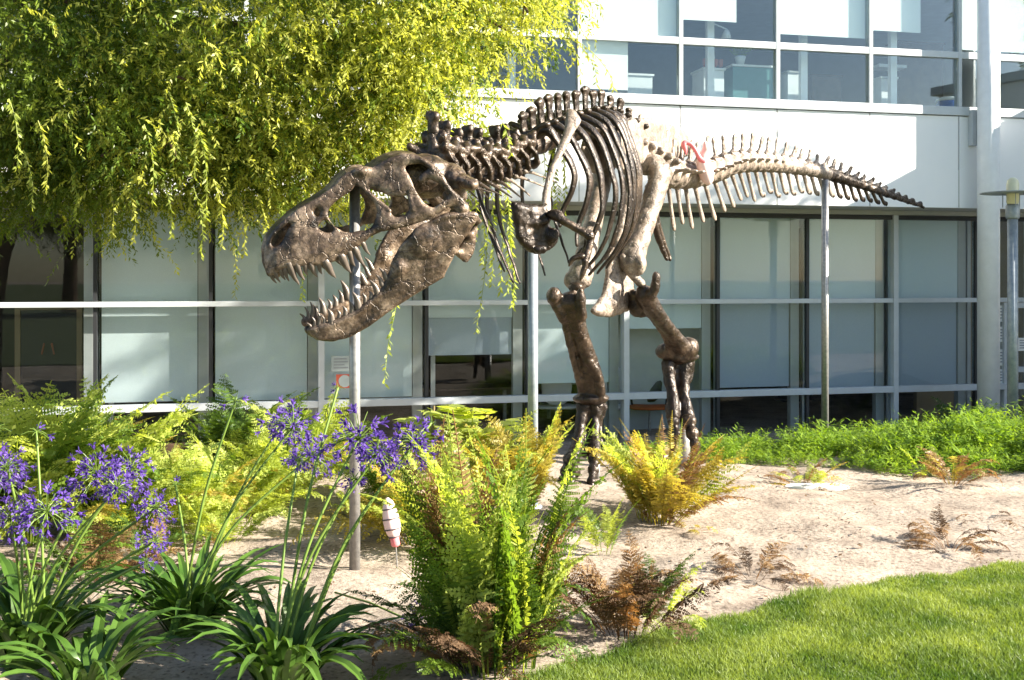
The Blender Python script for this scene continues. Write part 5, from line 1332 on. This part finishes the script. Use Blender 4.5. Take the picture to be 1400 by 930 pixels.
# leaf litter, pebbles
n = 5200; x = RNG.uniform(-3.6, 4.8, n); y = RNG.uniform(4.7, 10.6, n); k = (y > edge_y(x) + .05) & (np.sin(2.3 * x + y) + np.sin(3.1 * y - 1.2 * x) + RNG.normal(0, .8, n) > .2); x, y = x[k], y[k]; n = len(x)
a = RNG.uniform(0, 6.283, n); s = RNG.uniform(.008, .045, n) * RNG.uniform(.4, 1, n); z = g_np(x, y) + .012
d = np.stack([np.cos(a), np.sin(a), RNG.uniform(-.1, .5, n)], -1); w_ = np.stack([-np.sin(a), np.cos(a), RNG.uniform(-.4, .4, n)], -1); P = np.stack([x, y, z], -1)
V = np.stack([P, P + d * s[:, None] * .5 + w_ * s[:, None] * .3, P + d * s[:, None], P + d * s[:, None] * .5 - w_ * s[:, None] * .3], 1).reshape(-1, 3)
tag(link_mesh('leaf_litter', np_mesh('leaf_litter', V, np.arange(len(V)).reshape(-1, 4)), G['brown']), 'dry brown leaf litter scattered over the sand', 'leaf litter', kind='stuff')
# white flat stone
p = onground(1112, 668); B = MB(); q = [(-.27, -.05), (-.1, -.11), (.16, -.12), (.30, -.04), (.27, .06), (.05, .11), (-.2, .08)]
V = [(p.x + a, p.y + b, p.z - .01) for a, b in q] + [(p.x + a, p.y + b, p.z + .03) for a, b in q]; n = len(q)
B.add(V, [tuple(range(n - 1, -1, -1)), tuple(range(n, 2 * n))] + [(i, (i + 1) % n, n + (i + 1) % n, n + i) for i in range(n)])
tag(B.build('flat_stone', M['stone_white'], None, bevel=.008), 'white flat stone lying at the back of the sand', 'stone')
# upstairs plant foliage
pp = next(o for o in bpy.data.objects if o.name == 'potted_plant')
B = LB(); rn = random.Random(5)
for i in range(60):
    a = rn.uniform(0, 6.28); d = Vector((math.cos(a) * .6, math.sin(a) * .6, rn.uniform(.2, 1))).normalized(); B.diamond(Vector(pp.location) + Vector((0, 0, .12)) + d * rn.uniform(0, .15), d, d.orthogonal(), .1, .04)
link_mesh('foliage', B.mesh('foliage'), G['gr'], pp, origin=Vector(pp.location))

# ------------------------------------------------------------------ weeping tree, upper left
tree = empty('weeping_tree', (-6.3, 9.7, 0), 'large weeping tree with hanging leafy twigs at the upper left', 'tree')
B = MB(); Q = catmull([(-6.3, 9.7, -.1, .24), (-6.25, 9.65, 1.2, .19), (-6.05, 9.6, 2.4, .17), (-5.6, 9.5, 3.6, .15), (-4.9, 9.4, 4.8, .11), (-4.2, 9.3, 6.0, .07)], 6)
B.tube([q[:3] for q in Q], [q[3] for q in Q], 14); B.bake('trunk', BARK, tree, voxel=.025, smooth=2, amp=.02, nscale=6)
limbs = [[(-6.05, 9.6, 2.5, .12), (-5.0, 9.4, 3.0, .09), (-4.0, 9.2, 3.05, .075), (-3.1, 9.15, 3.0, .055), (-2.2, 9.2, 3.25, .03)],
         [(-6.05, 9.6, 2.5, .1), (-5.1, 9.7, 2.9, .08), (-4.1, 9.7, 2.85, .06), (-3.3, 9.6, 2.75, .045), (-2.4, 9.5, 2.9, .025)],
         [(-5.6, 9.5, 3.6, .1), (-4.4, 9.2, 3.6, .06), (-3.7, 9.0, 3.75, .045), (-3.3, 8.9, 3.45, .03)],
         [(-4.9, 9.4, 4.8, .09), (-3.5, 9.3, 5.0, .07), (-2.0, 9.2, 4.9, .05), (-.7, 9.2, 4.7, .03), (.2, 9.2, 4.3, .015)],
         [(-5.2, 9.45, 4.3, .09), (-3.6, 9.8, 4.2, .06), (-2.0, 9.9, 4.0, .04), (-.9, 9.8, 3.9, .02)],
         [(-4.9, 9.4, 4.8, .08), (-3.6, 8.5, 4.9, .05), (-2.4, 8.0, 4.7, .03), (-1.6, 7.8, 4.4, .015)]]
for l in limbs:
    B = MB(); Q = catmull(l, 7); B.tube([q[:3] for q in Q], [q[3] for q in Q], 10)
    for j in range(len(B.v)):
        p = Vector(B.v[j]); q = mnoise.noise_vector(p * 2.2) * .05; B.v[j] = tuple(p + q)
    B.build('limb', BARK, tree, True)
blobs = [(-4.5, 9.3, 4.5, 1.9, 1.4, 1.7, 30), (-3.4, 8.6, 3.7, 1.1, .8, .8, 13), (-2.3, 9.1, 4.3, 1.6, 1.3, 1.5, 34), (-.95, 9.2, 4.4, 1.15, 1.1, 1.15, 28), (-.15, 9.3, 4.55, .7, .9, .9, 12), (-1.75, 9.3, 3.25, .95, .7, .65, 15), (-2.6, 8.8, 3.1, .8, .6, .45, 9),
         (-4.3, 9.0, 3.15, 1.0, .8, .45, 9), (-.9, 8.9, 3.5, .6, .5, .3, 5), (-3.2, 9.2, 5.8, 2.2, 1.6, .9, 14), (-.8, 9.2, 5.5, 1.2, 1.1, .7, 12), (.6, 8.7, 5.75, 1.6, 1.4, .75, 50), (-1.2, 8.4, 5.6, 1.2, 1.1, .7, 16), (-4.6, 9.3, 2.75, 1.1, .6, .4, 11), (-3.2, 9.4, 2.72, 1.3, .6, .3, 13), (-2.0, 9.5, 2.75, .9, .5, .3, 8), (-4.2, 9.7, 3.25, 1.5, .5, .45, 15), (-3.0, 9.7, 3.15, 1.2, .5, .35, 9), (-2.0, 9.9, 3.0, .8, .5, .35, 6), (-1.1, 9.7, 3.1, .6, .5, .4, 5)]  # includes a heavy clump above the view, added to shade the crown's left
def sprays(anchors, dirs, lens, m_, leaf, tw=.5):
    """anchors (n,3); each twig droops; m_ leaves alternate along it -> quads"""
    n = len(anchors); s = (np.arange(m_) + .7) / m_
    dr = np.array([0, 0, -1.0])
    P = anchors[:, None] + dirs[:, None] * (lens[:, None] * s * (1 - .35 * s))[..., None] + dr * (lens[:, None] * .42 * s ** 2)[..., None]
    T = dirs[:, None] * (1 - .7 * s)[None, :, None] + dr * (.84 * s)[None, :, None]; T /= np.linalg.norm(T, axis=2)[..., None]
    P = P.reshape(-1, 3); T = T.reshape(-1, 3); N = len(P)
    rv = RNG.normal(size=(N, 3)); sd_ = np.cross(T, rv); sd_ /= np.linalg.norm(sd_, axis=1)[:, None]
    d = T * .62 + sd_ * .75 + np.array([0, 0, -.25]); d /= np.linalg.norm(d, axis=1)[:, None]
    w_ = np.cross(d, RNG.normal(size=(N, 3))); w_ /= np.linalg.norm(w_, axis=1)[:, None]
    ln = leaf * RNG.uniform(.65, 1.25, N); wd = ln * RNG.uniform(.26, .38, N)
    V = np.stack([P, P + d * (ln * .42)[:, None] + w_ * (wd / 2)[:, None], P + d * ln[:, None], P + d * (ln * .42)[:, None] - w_ * (wd / 2)[:, None]], 1).reshape(-1, 3)
    # twig as a thin strip of two crossed quads is too small to see at this size: leave a single narrow ribbon
    return V, np.arange(len(V)).reshape(-1, 4)
CL = []
for x, y, z, rx, ry, rz, wt in blobs:
    nc = int(wt * 4.1)
    u = RNG.normal(size=(nc, 3)); u /= np.linalg.norm(u, axis=1)[:, None]; rr = RNG.uniform(0.12, 1, nc) ** .42
    CL.append(np.array([x, y, z]) + u * rr[:, None] * np.array([rx, ry, rz]))
CL = np.concatenate(CL)
CL = CL[(CL[:, 1] > 6.7) & (dep_np(CL[:, 0], CL[:, 1]) < -1.3)]
ns = 22
A_ = np.repeat(CL, ns, 0) + RNG.normal(0, .16, (len(CL) * ns, 3)); n = len(A_)
az = RNG.uniform(0, 6.283, n); el = RNG.uniform(-.5, .6, n)
D_ = np.stack([np.cos(az) * np.cos(el), np.sin(az) * np.cos(el), np.sin(el)], -1)
V, Fq = sprays(A_, D_, RNG.uniform(.22, .55, n), 20, .048)
sunlit_leaf = np.repeat((A_[:, 0] > -2.9 + RNG.normal(0, .9, n)) & (RNG.uniform(size=n) < .7), 20)  # sunlit right side of the crown painted by leaf colour
me = np_mesh('crown', V, Fq); me.materials.append(G['tree']); me.materials.append(G['tree_sunlit']); me.polygons.foreach_set('material_index', sunlit_leaf.astype(np.int32))
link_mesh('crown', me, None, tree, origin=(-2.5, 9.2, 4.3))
# twigs inside the crown
rn = random.Random(3)
for i in range(95):
    B = MB()
    c = CL[rn.randrange(len(CL))]; a = rn.uniform(0, 6.28); d = Vector((math.cos(a), math.sin(a), rn.uniform(-.3, .5))) * rn.uniform(.4, .9); c = Vector(c)
    B.tube([c - d * .5, c + Vector((0, 0, .06)), c + d * .5 - Vector((0, 0, .12))], [.012, .009, .004], 5, caps=False)
    B.build('twig', BARK, tree, True)
# long hanging strands
def strand(seq, m_, leaf, mat, wob=.015):
    Q = catmull([tuple(at(*s)) for s in seq], 12); Q = [Vector(q) for q in Q]; B = LB(); rn = random.Random(int(seq[0][0] * 7 + seq[0][1]))
    S = MB(); S.tube(Q, [.0035 - .0022 * i / len(Q) for i in range(len(Q))], 5, caps=False)
    for i in range(m_):
        t = (i + .5) / m_ * (len(Q) - 1); k = int(t); p = Q[k].lerp(Q[min(k + 1, len(Q) - 1)], t - k); T = (Q[min(k + 1, len(Q) - 1)] - Q[max(0, k - 1)]).normalized()
        a = rn.uniform(0, 6.28); sd_ = Vector((math.cos(a), math.sin(a), 0)); d = (T * .7 + sd_ * .7).normalized(); n = Vector((rn.uniform(-1, 1), rn.uniform(-1, 1), rn.uniform(-.3, .6)))
        B.diamond(p, d, d.cross(n).normalized(), leaf * rn.uniform(.7, 1.2), leaf * .34, -.08)
    me = B.mesh('hanging_twig'); sm = S.mesh('t'); bm = bmesh.new(); bm.from_mesh(me); k = len(bm.faces); bm.from_mesh(sm); bm.to_mesh(me); bm.free(); bpy.data.meshes.remove(sm)
    me.materials.append(G[mat]); link_mesh('hanging_twig', me, None, tree, origin=Q[0])
strand([(548, 360, 7.6), (541, 420, 7.5), (531, 470, 7.5), (525, 525, 7.5)], 34, .052, 'yg')
strand([(668, 300, 8.0), (664, 360, 7.9), (658, 410, 7.9), (650, 455, 7.9)], 34, .05, 'yg')
strand([(600, 120, 7.6), (612, 180, 7.2), (622, 225, 7.1), (634, 262, 7.1)], 40, .055, 'yg'); strand([(630, 240, 7.1), (634, 270, 7.1), (640, 292, 7.1)], 12, .05, 'yg')
strand([(662, 90, 8.0), (676, 140, 7.8), (692, 180, 7.7), (699, 212, 7.7)], 34, .055, 'yg'); strand([(650, 110, 8), (656, 150, 7.8), (660, 182, 7.8)], 24, .06, 'yg')
strand([(570, 160, 7.2), (552, 195, 6.8), (536, 214, 6.6), (520, 222, 6.6)], 30, .05, 'tree_sunlit'); strand([(560, 180, 7), (548, 200, 6.7), (546, 215, 6.6)], 16, .045, 'tree_sunlit')
for x, y0, y1, Yd in ((238, 150, 215, 8), (262, 165, 245, 8), (278, 200, 300, 8), (205, 195, 275, 8), (272, 280, 350, 8.3), (230, 270, 325, 8.5), (180, 275, 330, 8.6), (300, 270, 340, 8.4), (330, 290, 350, 8.8), (360, 290, 340, 8.8), (20, 160, 230, 7.8), (60, 190, 260, 7.8), (150, 250, 325, 8.5), (40, 230, 285, 8.2), (100, 240, 300, 8.6), (380, 280, 345, 9), (410, 300, 410, 9.2), (318, 330, 405, 9.2)):
    strand([(x - 8, y0 - 25, Yd), (x, y0, Yd), (x + 5, (y0 + y1) / 2, Yd), (x + 3, y1, Yd)], int((y1 - y0) * .42) + 8, .055, 'yg' if x % 3 else 'tree_sunlit')
for x, y0, y1 in ((648, 235, 330), (660, 240, 360), (672, 235, 390), (684, 250, 400), (694, 240, 400), (640, 240, 290), (700, 330, 420), (760, 235, 285), (770, 200, 290), (755, 190, 260), (748, 240, 280)):
    strand([(x - 6, y0 - 60, 9.6), (x - 2, y0, 9.5), (x + 3, (y0 + y1) / 2, 9.5), (x, y1, 9.5)], int((y1 - y0) * .5) + 24, .06, 'yg')
for x, y0, y1 in ((790, 60, 112), (812, 70, 118), (835, 85, 122), (778, 20, 90)):
    strand([(x - 60, y0 - 40, 9), (x - 20, y0 - 8, 9), (x, y0 + 20, 9), (x + 4, y1, 9)], 26, .055, 'tree_sunlit')


# unseen tree added past the right edge to shade left bays and tail end
rt_ = empty('blocker_tree', (11.3, 11.4, -.3), 'unseen leafy tree added beyond the right edge of the view to shade the window bays', 'tree')
B = MB(); Q = catmull([(11.3, 11.3, -.4, .14), (11.25, 11.3, 2, .11), (10.9, 11.55, 5.3, .08), (10.6, 11.8, 7.8, .04)], 6); B.tube([q[:3] for q in Q], [q[3] for q in Q], 12); B.build('trunk', BARK, rt_, True)
C2 = []
for x, y, z, rx, ry, rz, k in ((10.7, 11.72, 7.9, .9, .65, .9, 60), (10.5, 12.37, 7.0, .85, .7, .95, 60), (10.6, 12.97, 6.5, .8, .6, .9, 34), (10.9, 11.5, 8.8, .8, .6, .6, 26)):
    u = RNG.normal(size=(k, 3)); u /= np.linalg.norm(u, axis=1)[:, None]; C2.append(np.array([x, y, z]) + u * (RNG.uniform(.05, 1, k) ** .45)[:, None] * np.array([rx, ry, rz]))
C2 = np.concatenate(C2); A2 = np.repeat(C2, 12, 0) + RNG.normal(0, .12, (len(C2) * 12, 3)); n = len(A2); az = RNG.uniform(0, 6.283, n)
V, Fq = sprays(A2, np.stack([np.cos(az), np.sin(az), RNG.uniform(-.4, .6, n)], -1), RNG.uniform(.15, .35, n), 12, .075)
link_mesh('crown', np_mesh('crown', V, Fq), G['tree'], rt_, origin=(10.7, 12.0, 7.4))
# trees behind the viewpoint: what the glass reflects
for x_, y_, r_, sc_, lab_ in ((-14, -26, .6, 1.5, 'weeping tree across the lawn behind the viewpoint, furthest left'), (-2, -32, 2.0, 1.8, 'tall weeping tree across the lawn straight behind the viewpoint'), (13, -28, 3.6, 1.6, 'weeping tree across the lawn behind the viewpoint, furthest right')):
    t2 = copy_tree(tree); t2['label'] = lab_; t2['group'] = 'trees across the lawn'; t2.location = (x_, y_, 0); t2.rotation_euler = (0, 0, r_); t2.scale = (sc_,) * 3
    for ch in list(t2.children):
        if ch.name.startswith('hanging_twig'): bpy.data.objects.remove(ch)
